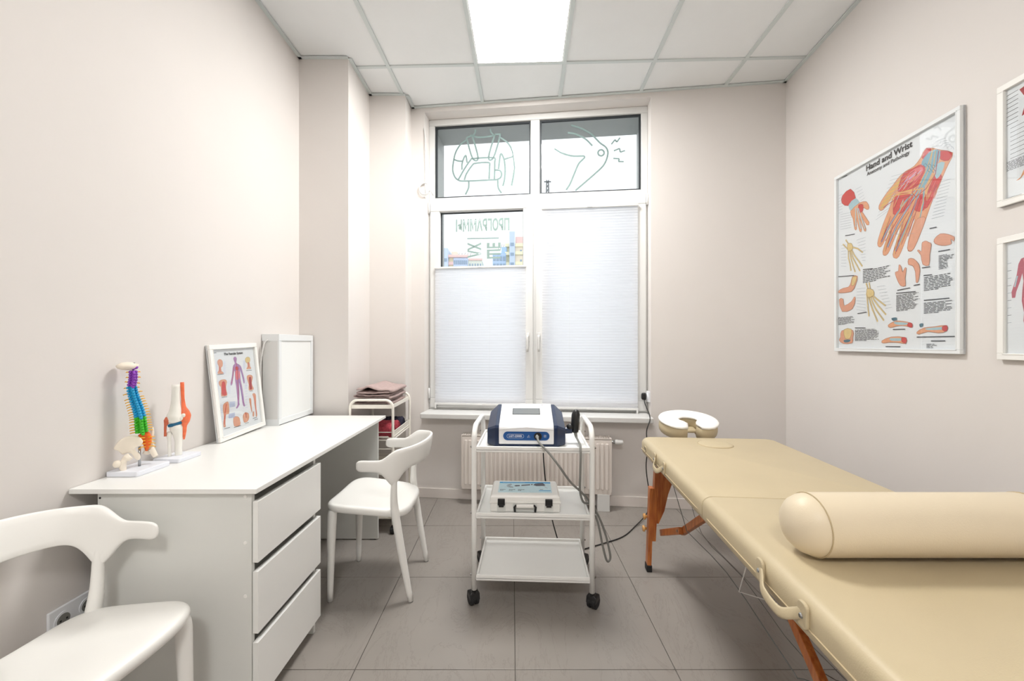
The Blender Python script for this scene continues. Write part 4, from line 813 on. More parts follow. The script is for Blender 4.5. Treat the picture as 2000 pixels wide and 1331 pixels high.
('l','pale',0.004,[(0.082,0.562),(0.124,0.558)]),
('l','pale',0.004,[(0.29,0.548),(0.345,0.545)]),
('l','pale',0.004,[(0.666,0.763),(0.717,0.761)]),
('l','pale',0.004,[(0.652,0.551),(0.704,0.549)]),
('l','pale',0.004,[(0.1,0.297),(0.145,0.295)]),
('l','pale',0.004,[(0.245,0.238),(0.371,0.232)]),
('l','pale',0.004,[(0.289,0.357),(0.4,0.348)]),
('l','pale',0.004,[(0.639,0.424),(0.691,0.423)]),
('l','pale',0.004,[(0.11,0.755),(0.144,0.753)]),
('l','pale',0.004,[(0.248,0.748),(0.293,0.748)]),
('l','pale',0.004,[(0.078,0.547),(0.12,0.543)]),
('l','pale',0.004,[(0.287,0.533),(0.342,0.531)]),
('l','pale',0.004,[(0.663,0.754),(0.715,0.751)]),
('l','pale',0.004,[(0.649,0.539),(0.7,0.537)]),
('l','pale',0.004,[(0.095,0.279),(0.14,0.276)]),
('l','pale',0.004,[(0.244,0.234),(0.369,0.226)]),
('l','pale',0.004,[(0.288,0.351),(0.399,0.343)]),
('l','pale',0.004,[(0.631,0.394),(0.683,0.392)]),
('l','pale',0.004,[(0.107,0.741),(0.141,0.74)]),
('l','pale',0.004,[(0.245,0.734),(0.29,0.734)]),
('l','pale',0.004,[(0.075,0.532),(0.117,0.528)]),
('l','pale',0.004,[(0.283,0.519),(0.338,0.516)]),
('l','pale',0.004,[(0.661,0.744),(0.712,0.742)]),
('l','pale',0.004,[(0.645,0.526),(0.697,0.524)]),
('l','pale',0.004,[(0.091,0.26),(0.136,0.258)]),
('l','pale',0.004,[(0.243,0.229),(0.368,0.22)]),
('l','pale',0.004,[(0.286,0.345),(0.397,0.337)]),
('l','pale',0.004,[(0.623,0.363),(0.675,0.362)]),
('l','pale',0.004,[(0.104,0.728),(0.138,0.726)]),
('l','pale',0.004,[(0.242,0.721),(0.287,0.72)]),
('l','pale',0.004,[(0.071,0.517),(0.113,0.513)]),
('l','pale',0.004,[(0.28,0.504),(0.334,0.501)]),
('l','pale',0.004,[(0.658,0.735),(0.71,0.732)]),
('l','pale',0.004,[(0.642,0.514),(0.694,0.512)]),
('l','pale',0.004,[(0.087,0.242),(0.131,0.239)]),
('l','pale',0.004,[(0.242,0.224),(0.366,0.215)]),
('l','pale',0.004,[(0.285,0.339),(0.396,0.331)]),
('l','pale',0.004,[(0.615,0.333),(0.667,0.331)]),
('l','pale',0.004,[(0.101,0.715),(0.134,0.713)]),
('l','pale',0.004,[(0.238,0.707),(0.283,0.707)]),
('l','pale',0.004,[(0.068,0.502),(0.11,0.498)]),
('l','pale',0.004,[(0.276,0.49),(0.331,0.487)]),
('l','pale',0.004,[(0.656,0.725),(0.707,0.723)]),
('l','pale',0.004,[(0.639,0.502),(0.69,0.499)]),
('l','pale',0.004,[(0.082,0.223),(0.127,0.221)]),
('l','pale',0.004,[(0.241,0.22),(0.365,0.209)]),
('l','pale',0.004,[(0.284,0.334),(0.394,0.325)]),
('l','pale',0.004,[(0.607,0.302),(0.659,0.3)]),
('l','pale',0.004,[(0.098,0.702),(0.131,0.7)]),
('l','pale',0.004,[(0.235,0.694),(0.28,0.693)]),
('l','pale',0.004,[(0.064,0.487),(0.106,0.483)]),
('l','pale',0.004,[(0.273,0.476),(0.327,0.472)]),
('l','pale',0.004,[(0.654,0.716),(0.705,0.713)]),
('l','pale',0.004,[(0.636,0.489),(0.687,0.487)]),
('l','pale',0.004,[(0.078,0.205),(0.122,0.202)]),
('l','pale',0.004,[(0.24,0.215),(0.364,0.203)]),
('l','pale',0.004,[(0.282,0.328),(0.393,0.319)]),
('l','pale',0.004,[(0.599,0.272),(0.651,0.27)])]
BRACE_LINES=[[(0.489,2.993),(0.485,2.963),(0.465,2.935)],
[(0.613,2.989),(0.619,2.96),(0.646,2.93)],
[(0.471,2.937),(0.517,2.926),(0.587,2.926),(0.644,2.934)],
[(0.413,2.927),(0.465,2.755),(0.511,2.756),(0.462,2.938),(0.448,2.939),(0.413,2.927)],
[(0.649,2.94),(0.598,2.755),(0.639,2.753),(0.693,2.927),(0.678,2.94),(0.649,2.94)],
[(0.415,2.91),(0.366,2.878),(0.325,2.818),(0.306,2.75),(0.297,2.67),(0.314,2.612),(0.345,2.582),(0.401,2.571),(0.667,2.57)],
[(0.306,2.755),(0.343,2.74),(0.382,2.736)],
[(0.696,2.913),(0.752,2.871),(0.787,2.815),(0.801,2.752),(0.811,2.667),(0.804,2.6),(0.788,2.516)],
[(0.801,2.754),(0.729,2.733)],
[(0.376,2.666),(0.378,2.723),(0.406,2.784),(0.419,2.721)],
[(0.681,2.657),(0.688,2.719),(0.701,2.782),(0.727,2.728),(0.735,2.648),(0.73,2.57),(0.716,2.516)],
[(0.345,2.585),(0.396,2.671),(0.448,2.743),(0.473,2.753),(0.639,2.751),(0.649,2.709),(0.647,2.576)],
[(0.396,2.58),(0.413,2.63),(0.46,2.696),(0.489,2.713),(0.598,2.713),(0.606,2.678),(0.603,2.578)],
[(0.65,2.65),(0.69,2.644),(0.706,2.616),(0.696,2.585),(0.667,2.57)],
[(0.433,2.569),(0.431,2.515),(0.405,2.459)],
[(0.674,2.568),(0.678,2.504),(0.705,2.459)]]
KNEE_LINES=[[(1.269,2.978),(1.348,2.947),(1.424,2.9),(1.467,2.854),(1.5,2.819),(1.538,2.789),(1.556,2.75),(1.548,2.696),(1.521,2.642),(1.467,2.59),(1.392,2.527),(1.302,2.453)],
[(1.241,2.92),(1.304,2.905),(1.381,2.861),(1.435,2.804)],
[(1.135,2.798),(1.195,2.759),(1.272,2.732),(1.343,2.727),(1.368,2.725),(1.374,2.714),(1.359,2.698),(1.326,2.663),(1.293,2.587),(1.261,2.511),(1.229,2.461)],
[(1.583,2.807),(1.612,2.843),(1.625,2.822),(1.65,2.856)],
[(1.602,2.755),(1.647,2.771),(1.652,2.741),(1.689,2.752)],
[(1.598,2.695),(1.645,2.689),(1.638,2.668),(1.679,2.665)],
[(1.527,2.743),(1.526,2.735),(1.522,2.729),(1.517,2.724),(1.51,2.721),(1.503,2.72),(1.496,2.722),(1.489,2.725),(1.484,2.731),(1.481,2.738),(1.479,2.745),(1.481,2.753),(1.484,2.759),(1.489,2.764),(1.496,2.767),(1.503,2.768),(1.51,2.767),(1.517,2.763),(1.522,2.757),(1.526,2.75),(1.527,2.743)]]
# ------------------------------------------------------------------ window (local: x along the wall, y outwards, z up)
win = struct('window_1', label='white plastic window of four lights with two pleated blinds', loc=BO, rz=TH)
FV0, FV1 = .11, .18
bm = NB()
for q in ((U0, U1, 3.028, WZ1), (U0, U1, .69, .74), (U0, U0+.048, .74, 3.028), (U1-.048, U1, .74, 3.028)): box(bm, q[0], q[1], FV0, FV1, q[2], q[3])
obj('window_frame', bm, M['pvc'], win, bevel=.004)
obj('mullion', B(.945, 1.018, FV0+.004, FV1, .74, 3.028), M['pvc'], win, bevel=.004)
bm = NB(); box(bm, U0+.048, .945, FV0+.004, FV1, 2.375, 2.432); box(bm, 1.018, U1-.048, FV0+.004, FV1, 2.375, 2.432)
obj('transom', bm, M['pvc'], win, bevel=.004)
def ring(bm, x0, x1, z0, z1, wd, y0, y1):
    box(bm, x0, x1, y0, y1, z1-wd, z1); box(bm, x0, x1, y0, y1, z0, z0+wd); box(bm, x0, x0+wd, y0, y1, z0+wd, z1-wd); box(bm, x1-wd, x1, y0, y1, z0+wd, z1-wd); return bm
def pane(x0, x1, z0, z1, label):
    p = obj('pane', B(x0, x1, .138, .142, z0, z1), M['glass'], win); p['label'] = label
    obj('gasket', ring(NB(), x0-.004, x1+.004, z0-.004, z1+.004, .015, .130, .150), M['gasket'], win)
    return p
pUL = pane(.156, .943, 2.434, 3.026, 'upper left pane with a back brace drawing'); pUR = pane(1.022, 1.806, 2.434, 3.026, 'upper right pane with a bent knee drawing')
for x0, x1, g0, g1, hx in ((.118, .966, .200, .890, .925), (.985, 1.842, 1.068, 1.760, 1.013)):
    s = obj('sash', ring(NB(), x0, x1, .705, 2.392, .078, .092, .150), M['pvc'], win, bevel=.005)
    obj('glazing_bead', ring(NB(), x0+.074, x1-.074, .78, 2.318, .007, .10, .146), M['pvc'], s, bevel=.003)
    h = obj('handle', TB(spline([(hx, .092, 1.285), (hx, .045, 1.285), (hx, .035, 1.27), (hx, .035, 1.165)], 4), [.011]*5+[.0095]*8, 10), M['pvc'], s, smooth=True)
    obj('handle_plate', B(hx-.014, hx+.014, .080, .093, 1.245, 1.315), M['pvc'], h, bevel=.004)
    hg = x0 if x0 < .5 else x1
    for z in (2.30, .78): obj('hinge', TB([(hg + (-.006 if x0 < .5 else .006), .085, z), (hg + (-.006 if x0 < .5 else .006), .085, z+.085)], .0085, 10), M['pvc'], s, smooth=True)
pLL = pane(.196, .892, .783, 2.316, 'lower left pane with mirrored lettering'); pane(1.064, 1.765, .783, 2.316, 'lower right pane behind the blind')
bm = NB(); box(bm, U0-.001, U0+.004, .19, WV+.02, .66, WZ1); box(bm, U1-.004, U1+.001, .19, WV+.02, .66, WZ1); box(bm, U0, U1, .19, WV+.02, WZ1-.004, WZ1); box(bm, U0, U1, .19, WV+.05, .655, .672)
obj('exterior_lining', bm, M['lining'], win)
obj('window_sill', slab(NB(), .875, .12, .648, .69, .012, .008, c=(.978, .005)), M['pvc'], win, smooth=False)
UZ = Matrix.Rotation(PI/2, 4, 'X')   # local xy plane -> xz plane, facing -y
def decal(name, lines, wd, parent, label):
    bm = NB()
    for l in lines:
        pts = spline([(a, b, 0) for a, b in l], 4) if len(l) > 2 else [Vector((a, b, 0)) for a, b in l]
        stroke(bm, pts, wd, 0)
    o = obj(name, bm, M['film'], parent, loc=(0, .1365, 0), rot=(PI/2, 0, 0)); o['label'] = label
    so = o.modifiers.new('solid', 'SOLIDIFY'); so.thickness = .0006
    return o
def straight(bm, l, wd): stroke(bm, [Vector(p) for p in l], wd, 0)
decal('back_brace_drawing', BRACE_LINES, .013, pUL, 'sage line drawing of a torso in a back brace')
kd = decal('knee_drawing', KNEE_LINES[:3] + KNEE_LINES[6:], .013, pUR, 'sage line drawing of a bent knee')
bm = NB()
for l in KNEE_LINES[3:6]:
    for a, b in zip(l, l[1:]): straight(bm, [a, b], .0115)
o = obj('pain_mark_drawing', bm, M['film'], pUR, loc=(0, .1365, 0), rot=(PI/2, 0, 0))
def mirrored(s, size, x, z, rotz=0, sx=1.0, m='film2', space=1.0, off=.006):
    o = text('window_lettering', s, size, M[m], pLL, (x, .1365, z), (0, 0, 0), offset=off, space=space)
    o.rotation_euler = (PI/2, rotz, 0); o.scale = (-sx, 1, 1); return o
mirrored('ПРОГРАММЫ', .130, .547, 2.196, sx=.52, off=.004)
bm = NB(); straight(bm, [(.419, 2.095), (.683, 2.092)], .010); obj('window_lettering', bm, M['film'], pLL, loc=(0, .1365, 0), rot=(PI/2, 0, 0))
for s, x in (('АХ', .470), ('ШЕ', .632)):
    o = text('window_lettering', s, .143, M['film2'], pLL, (0, 0, 0), (0, 0, 0), offset=.005, align='RIGHT')
    o.matrix_local = Matrix.Translation((x, .1365, 2.058)) @ Matrix.Rotation(PI/2, 4, 'X') @ Matrix.Diagonal((-1, 1, 1, 1)) @ Matrix.Rotation(PI/2, 4, 'Z') @ Matrix.Diagonal((.62, 1, 1, 1))
# pleated blinds
def blind(x0, x1, z0, z1, label):
    t = thing('pleated_blind', label, 'blind', BO + Vector(BW(x0, .0) + (0,)) - BO, TH, 'white pleated blinds')
    W = x1-x0; n = int((z1-z0-.03)/.0215); bm = NB(); prev = None
    for k in range(2*n+1):
        z = z0+.015 + (z1-z0-.03)*k/(2*n); y = .077 if k % 2 else .0725
        a, b = bm.verts.new((0, y, z)), bm.verts.new((W, y, z))
        if prev: bm.faces.new((prev[0], prev[1], b, a))
        prev = (a, b)
    obj('pleated_fabric', bm, M['blind'], t)
    for nm, z in (('top_rail', z1-.016), ('bottom_rail', z0)): 
        r = obj(nm, B(-.004, W+.004, .062, .088, z, z+.016), M['pvc'], t, bevel=.003)
        obj('pull_tab', B(W/2-.018, W/2+.018, .054, .064, z+.002, z+.009), M['pvc'], r, bevel=.002)
    for f in (.29, .61): obj('cord', TB([(W*f, .066, z0+.01), (W*f, .066, z1-.01)], .0007, 6), M['ledframe'], t)
    for x in (.006, W-.006):
        obj('bracket', B(x-.006, x+.006, .058, .092, z0-.03, z0+.004), M['pvc'], t, bevel=.002)
    return t
blind(.167, .908, .731, 1.853, 'white pleated blind half lowered below the lettered window pane')
blind(1.039, 1.775, .714, 2.306, 'white pleated blind covering the whole right window sash')
# ------------------------------------------------------------------ white cable coil beside the window, socket and plug
cw = thing('cable_coil', 'thin white cable with a small coil hanging beside the window', 'cable', (BO.x, BO.y, 0), TH)
pts = [(.100, -.004, 2.95), (.112, -.01, 2.86), (.118, -.011, 2.7), (.122, -.012, 2.53), (.135, -.012, 2.46)]
for k in range(30):
    a = k/30*4*PI; r = .052 if k < 15 else .046
    pts.append((.108+r*math.cos(a)*.9, -.012-.001*k/6, 2.462+r*math.sin(a)))
pts += [(.16, -.015, 2.44), (.165, .03, 2.425)]
obj('cable', TB(spline(pts, 3), .0035, 8), M['pvc'], cw, smooth=True)
so = thing('wall_socket', 'white wall socket beside the right blind just above the window sill', 'socket', (BO.x, BO.y, 0), TH)
obj('plate', B(1.843, 1.856, .015, .095, .785, .865), M['socket'], so, bevel=.003)
obj('insert', TB([(1.836, .055, .825), (1.846, .055, .825)], .027, 18), M['socket'], so)
# ------------------------------------------------------------------ radiator
rad = thing('radiator', 'cream ribbed panel radiator under the window', 'radiator', (BO.x, BO.y, 0), TH)
R0, R1, RZ0, RZ1 = .437, 1.551, .122, .535
obj('back_panel', B(R0, R1, -.045, -.03, RZ0, RZ1-.01), M['rad'], rad, bevel=.004)
fp = obj('front_panel', B(R0, R1, -.122, -.11, RZ0, RZ1-.012), M['rad'], rad, bevel=.005)
sp = obj('side_panel', B(R0-.003, R0+.002, -.128, -.028, RZ0+.02, RZ1), M['rad'], rad, bevel=.002); copy(sp, rad, (R1-R0+.001, 0, 0))
n = 33; p = (R1-R0-.03)/n
rib = obj('rib', slab(NB(), p*.33, (RZ1-RZ0-.075)/2, 0, .012, .009, .005, n=3), M['rad'], rad, loc=(R0+.015+p/2, -.121, (RZ0+RZ1)/2), rot=(PI/2, 0, 0))
for k in range(1, n): copy(rib, rad, (R0+.015+p*(k+.5), -.121, (RZ0+RZ1)/2))
bm = NB(); box(bm, R0, R1, -.124, -.116, RZ1-.006, RZ1); box(bm, R0, R1, -.038, -.03, RZ1-.006, RZ1)
for k in range(61): x = R0+.004+(R1-R0-.012)*k/60; box(bm, x-.003, x+.003, -.116, -.038, RZ1-.005, RZ1-.001)
box(bm, R0, R1, -.092, -.088, RZ1-.004, RZ1); box(bm, R0, R1, -.066, -.062, RZ1-.004, RZ1)
obj('top_grille', bm, M['rad'], rad); obj('convector_plate', B(R0+.002, R1-.002, -.112, -.042, RZ0+.02, RZ1-.06), M['rad'], rad)
v = obj('valve', TB([(R1, -.08, .50), (R1+.03, -.08, .50)], .013, 12), M['steel'], rad, smooth=True)
obj('valve_head', TB([(R1+.03, -.08, .50), (R1+.045, -.08, .50), (R1+.05, -.08, .5), (R1+.085, -.08, .50), (R1+.09, -.08, .5)], [.017, .021, .019, .017, .012], 16), M['pvc'], v, smooth=True)
obj('pipe_cover', B(1.45, 1.54, -.125, -.03, 0, .125), M['pvc'], rad, bevel=.003)

# ------------------------------------------------------------------ outside
g = struct('ground', B(-260, 260, 3.9, 420, -.9, -.6), M['asphalt'], 'street ground outside the window')
def far_block(parent, name, x0, x1, y0, y1, z0, z1, m): return obj(name, B(x0, x1, y0, y1, z0, z1), M[m], parent, bevel=.1, seg=1)
def far_windows(parent, x0, x1, y, z0, z1, nx, nz, wf=.6, hf=.55):
    dx = (x1-x0)/nx; dz = (z1-z0)/nz
    w0 = obj('window', B(-dx*wf/2, dx*wf/2, -.12, .1, -dz*hf/2, dz*hf/2), M['pane'], parent, loc=(x0+dx/2, y, z0+dz/2)); 
    for i in range(nx):
        for j in range(nz):
            if i or j: copy(w0, parent, (x0+dx*(i+.5), y, z0+dz*(j+.5)))
def bands(parent, x0, x1, y, zs, m, d=.5):
    for z in zs: far_block(parent, 'balcony_band', x0, x1, y-d, y, z, z+.9, m)
D = 110
b1 = thing('apartment_block', 'distant pale apartment block with a blue stair tower at left of the pane', 'building', (-13, D, -.6), 0, 'apartment blocks across the street')
far_block(b1, 'stair_tower', -5.5, -4.2, -1.5, 6, 0, 27.6, 'blueb'); far_block(b1, 'wall', -8, -5.5, 0, 8, 0, 24.5, 'brick'); far_block(b1, 'wall', -4.2, -2.9, 0, 8, 0, 25.6, 'facadey')
far_block(b1, 'wall', -2.9, 1.0, -.5, 8, 0, 25.2, 'blueb'); far_block(b1, 'wall', 1.0, 4.9, 0, 8, 0, 24.6, 'greenb')
far_block(b1, 'cornice', -4.3, 1.3, -1.0, 0, 25.2, 25.9, 'pinkb'); far_block(b1, 'cornice', 1.2, 5.0, -.4, 0, 24.5, 25.1, 'pinkb'); far_block(b1, 'roof_house', -3.6, -2.0, 1, 6, 25.6, 27.2, 'facade')
for k in range(5): obj('roof_rail', TB([(-1.8+k*.8, 1, 25.8), (-1.4+k*.8, 1, 26.8)], .06, 5), M['pylon'], b1)
bands(b1, -5.5, -2.9, 0, (19.3, 21.2, 23.2), 'pinkb'); bands(b1, -8.0, -5.5, 0, (19.8, 22.4, 24.3), 'pinkb'); far_windows(b1, -2.8, .9, -.5, 14, 24.8, 7, 6, .7, .6); far_windows(b1, 1.2, 4.8, 0, 14, 24.2, 5, 5, .45, .45); far_windows(b1, -5.35, -4.35, -1.5, 14, 25.5, 1, 5, .8, .35)
b2 = thing('apartment_block', 'distant blue glass and beige apartment tower at right of the lettered pane', 'building', (0, D, -.6), 0, 'apartment blocks across the street')
far_block(b2, 'glass_wing', -5.2, -1.7, 0, 9, 0, 26.6, 'glassb'); far_block(b2, 'glass_wing', -2.9, -1.4, .3, 9, 26.6, 28.3, 'glassb'); far_block(b2, 'wall', -1.7, -.7, 1, 9, 0, 28.6, 'facadey'); far_block(b2, 'stair_tower', -.7, .8, -1, 7, 0, 32.2, 'blueb')
far_block(b2, 'wall', .8, 6, 0, 9, 0, 28.8, 'facade'); far_block(b2, 'roof_house', 1.0, 5.5, 1, 8, 28.8, 31.3, 'pinkb'); bands(b2, .8, 5.5, 0, (20.5, 23.2, 26.0, 28.2), 'facadey'); bands(b2, -1.9, -.7, 1, (20.5, 23.2, 26.0, 28.3), 'facadey', .9)
bm = NB()
for k in range(5): box(bm, -5.3+k*.9, -5.2+k*.9, -.08, 0, 8, 26.6)
for k in range(8): box(bm, -5.2, -1.7, -.07, 0, 12+k*2, 12.15+k*2)
obj('glazing_bars', bm, M['blueb'], b2); far_windows(b2, 2.0, 5.5, 0, 12, 28, 4, 6, .55, .55); far_windows(b2, -.55, .65, -1, 14, 30, 1, 6, .8, .3); far_windows(b2, -5.2, -1.7, 0, 12, 26, 4, 7, .75, .6)
for k in range(4): obj('roof_rail', TB([(-3.9+k*.6, 1, 27.5), (-3.3+k*.6, 1, 29.2)], .06, 5), M['pylon'], b2)
py = thing('lattice_pylon', 'dark steel lattice pylon seen far off through the upper right pane', 'pylon', (12.3, 140, -.6)); PH = 58.5
def pw(z): return .35 + 2.6*((PH-z)/PH)**1.4
for sx, sy in ((-1, -1), (1, -1), (1, 1), (-1, 1)): obj('leg', TB([(sx*pw(z), sy*pw(z), z) for z in (0, 15, 30, 42, 50, PH)], .13, 5), M['pylon'], py)
zz = [0, 8, 15, 21, 26.5, 31, 35, 38.5, 41.5, 44.2, 46.6, 48.8, 50.8, 52.6, 54.2, 55.7, 57.1, PH]
for a, b in zip(zz, zz[1:]):
    bm = NB()
    for s in (-1, 1): tube(bm, [(-pw(a), s*pw(a), a), (pw(b), s*pw(b), b)], .07, 4); tube(bm, [(pw(a), s*pw(a), a), (-pw(b), s*pw(b), b)], .07, 4)
    obj('cross_brace', bm, M['pylon'], py)
for z, l in ((57.8, 1.2), (53.2, 1.5), (47.5, 1.7)): obj('cross_arm', B(-l, l, -.15, .15, z, z+.3), M['pylon'], py)
for k, (z, e) in enumerate(((57.9, 46), (53.3, 40), (47.6, 33))):
    obj('overhead_wire', TB([(-1.3-.2*k, 0, z), (-40, -12, (z+e)/2-2), (-90, -26, e)], .022, 4), M['pylon'], py)

# ------------------------------------------------------------------ desk
DZ = .765
desk = thing('desk', 'long white laminate desk with a three-drawer pedestal along the left wall', 'desk', (LX, 1.285, 0))
DL = 2.607-1.285; DW = -.813-LX
obj('desktop', B(.003, DW, 0, DL, DZ-.016, DZ), [M['lam']], desk, bevel=.0015)
ped = obj('side_panel', B(.077, DW-.026, .018, .034, 0.0, DZ-.016), M['carc'], desk, bevel=.001); ped['label'] = 'pale grey pedestal side facing the room'
obj('side_panel', B(.077, DW-.026, .424, .44, 0.0, DZ-.016), M['carc'], desk, bevel=.001)
obj('back_panel', B(.080, .088, .034, .424, .06, DZ-.016), M['carc'], desk); obj('bottom_panel', B(.088, DW-.03, .034, .424, .062, .078), M['carc'], desk)
obj('plinth', B(DW-.07, DW-.054, .034, .424, 0, .062), M['carc'], desk)

for z0, z1 in ((.064, .262), (.291, .491), (.520, .718)):
    d = obj('drawer', B(DW-.024, DW-.006, .020, .447, z0, z1), M['lam'], desk, bevel=.001)
    obj('drawer_box', B(.12, DW-.0245, .04, .418, z0+.02, z1-.04), M['carc'], d)
obj('leg_panel', B(.06, DW-.026, 1.245, 1.261, .006, DZ-.016), M['carc'], desk, bevel=.001)
for x in (.1, DW-.06): obj('glide', B(x-.02, x+.02, 1.248, 1.258, 0, .006), M['black'], desk)
for z in (.735, .585, .413): obj('cover_cap_or_hole', TB([(DW-.046, .0185, z), (DW-.046, .0165, z)], [.006, .005], 14), M['plast'], desk)
for z in (.73, .59, .42): obj('cover_cap_or_hole', TB([(.085, .0185, z), (.085, .0172, z)], .0035, 10), M['black'], desk)  # black discs added in place of drilled holes, dark put in as colour
# ------------------------------------------------------------------ chairs
def seat_z(a, b): return .438 + .020*(a/.2)*(1 if a > 0 else 1.0) + .016*(abs(b)/.2)**2 - .012*math.exp(-(a*a+b*b)/.012)
def chair(label, loc, rz):
    t = thing('plastic_chair', label, 'chair', loc, rz, 'white plastic chairs with wrap-around backs')
    n = 48; rings = []
    def outline(s, k):
        th = 2*PI*k/n; e = 2/4.6; c, d = math.cos(th), math.sin(th)
        a = (abs(c)**e)*(1 if c > 0 else -1); b = (abs(d)**e)*(1 if d > 0 else -1)
        A = .030 + .198*a; Bb = .216*b*(1 - .10*(1-a)/2)
        return A*s if s < 1 else A*s, Bb*s
    def rg(s, dz): return [(lambda ab: (ab[0], ab[1], seat_z(*ab)+dz))(outline(s, k)) for k in range(n)]
    for s, dz in ((.02, 0), (.25, 0), (.5, 0), (.72, .0), (.88, .001), (.955, 0), (.99, -.008), (1.0, -.020), (.985, -.034), (.95, -.040), (.93, -.034), (.9, -.016), (.7, -.014), (.4, -.014), (.02, -.014)): rings.append(rg(s, dz))
    obj('seat', loft(NB(), rings), M['plast'], t, smooth=True, sub=1)
    half = [(.055, .222), (-.02, .226), (-.085, .220), (-.14, .200), (-.19, .155), (-.222, .085), (-.232, 0)]
    path = [(a, -b) for a, b in half] + [(a, b) for a, b in half[-2::-1]]
    P = spline([(a, b, 0) for a, b in path], 6); N = len(P); R = []
    for i, q in enumerate(P):
        tg = (P[min(i+1, N-1)] - P[max(i-1, 0)]).normalized(); nr = Vector((tg.y, -tg.x, 0))
        f = (abs(q.y)/.226); arm = max(0, min(1, (q.x+.14)/.09)); arm = arm*arm*(3-2*arm)
        up = .752 - .068*arm - .022*(f**2)*(1-arm); lo = .640 - .010*arm
        dip = math.exp(-((q.x+.118)/.040)**2) if abs(q.y) > .1 else 0
        lo -= .080*dip
        th = .0095 - .001*arm + .006*dip
        if i in (0, N-1): up -= .010; lo += .010; th *= .5
        if i in (1, N-2): up -= .003; lo += .003
        lean = -.016*(1-arm)
        sec = [(-th, lo+.006), (-th*.4, lo), (th*.4, lo), (th, lo+.006), (th, up-.006), (th*.4, up), (-th*.4, up), (-th, up-.006)]
        R.append([(q.x + nr.x*(s + lean*(z-.66)/.1), q.y + nr.y*(s + lean*(z-.66)/.1), z) for s, z in sec])
    obj('backrest', loft(NB(), R), M['plast'], t, smooth=True, sub=1)
    for s in (-1, 1):
        l = obj('leg', TB(spline([(.184, s*.172, .432), (.186, s*.174, .40), (.190, s*.177, .25), (.193, s*.180, .004)], 5), radii([.019, .022, .0185, .0125], 5), 12), M['plast'], t, smooth=True)
        obj('foot_pad', TB([(.193, s*.181, 0), (.193, s*.181, .005)], .011, 12), M['hose'], l)
        l = obj('leg', TB(spline([(-.118, s*.200, .625), (-.117, s*.198, .59), (-.113, s*.191, .50), (-.118, s*.184, .42), (-.15, s*.181, .22), (-.190, s*.179, .004)], 5), radii([.008, .0135, .0165, .0200, .0185, .0125], 5), 12), M['plast'], t, smooth=True)
        obj('foot_pad', TB([(-.190, s*.179, 0), (-.190, s*.179, .005)], .011, 12), M['hose'], l)
    return t
chair('white plastic chair with curved back pulled up to the desk', (-.672, 2.104, 0), PI)
chair('white plastic chair by the left wall, cut off by the picture edge', (-1.150, 1.012, 0), math.radians(-5.5))
# ------------------------------------------------------------------ socket by the near chair
so = thing('wall_socket', 'white wall socket low on the left wall behind the near chair', 'socket', (LX, 1.30, .365))
obj('plate', B(0, .009, -.075, .075, -.042, .042), M['socket'], so, bevel=.003)
for y in (-.036, .036):
    i = obj('insert', TB([(.007, y, 0), (.011, y, 0)], .026, 20), M['socket'], so); obj('recess', TB([(.0105, y, 0), (.0115, y, 0)], .019, 20), M['hose'], i)
    for d in (-.009, .009): obj('pin_hole', TB([(.0112, y+d, 0), (.0122, y+d, 0)], .003, 10), M['black'], i)
# ------------------------------------------------------------------ medical trolley
TX, TY = .105, 2.065
trol = thing('medical_trolley', 'white three-shelf metal trolley on black castors in the middle of the room', 'trolley', (TX, TY, 0), -.047)
HX, HY = .2745, .18
def arc(cx, cz, r, a0, a1, n=6): return [(cx+r*math.cos(a0+(a1-a0)*k/n), cz+r*math.sin(a0+(a1-a0)*k/n)) for k in range(n+1)]
for s in (-1, 1):
    p = [(-HY, .075), (-HY, .4)] + arc(-HY+.07, .765, .07, PI, PI/2) + arc(HY-.07, .765, .07, PI/2, 0) + [(HY, .4), (HY, .075)]
    fr = obj('side_frame', TB([(s*HX, y, z) for y, z in p], .0125, 12, up=(1, 0, 0)), M['enamel'], trol, smooth=True)
    for z in (.145, .435, .745):
        for y in (-HY, HY): obj('bolt', TB([(s*(HX+.011), y, z), (s*(HX+.018), y, z)], [.006, .004], 10), M['steel'], fr)
for z in (.128, .418, .728):
    bm = NB(); W2, D2 = HX-.010, HY+.008
    box(bm, -W2, W2, -D2, D2, z, z+.006)
    sh = obj('shelf', bm, M['enamel'], trol, bevel=.001)
    bm = NB()
    for q in ((-W2, W2, -D2, -D2+.010), (-W2, W2, D2-.010, D2), (-W2, -W2+.010, -D2+.01, D2-.01), (W2-.010, W2, -D2+.01, D2-.01)): box(bm, *q, z-.008, z+.020)
    obj('shelf_rim', bm, M['enamel'], sh, bevel=.003)
for s in (-1, 1):
    for y in (-HY, HY):
        a = .5 if s < 0 else -.6
        mx = Matrix.Translation((s*HX, y, 0)) @ Matrix.Rotation(a, 4, 'Z')
        c = obj('caster', TB([(0, 0, .05), (0, 0, .08)], .012, 10), M['black'], trol); c.matrix_local = mx
        obj('wheel', TB([(x, .012, .031) for x in (-.023, -.019, -.006, -.005, .005, .006, .019, .023)], [.024, .031, .031, .027, .027, .031, .031, .024], 20), M['blackr'], c, smooth=False)
        obj('hood', loft(NB(), [[(-.024, -.018, .03), (.024, -.018, .03), (.024, .036, .04), (-.024, .036, .04)], [(-.024, -.012, .058), (.024, -.012, .058), (.024, .03, .062), (-.024, .03, .062)], [(-.014, -.008, .068), (.014, -.008, .068), (.014, .016, .069), (-.014, .016, .069)]]), M['black'], c, bevel=.003)
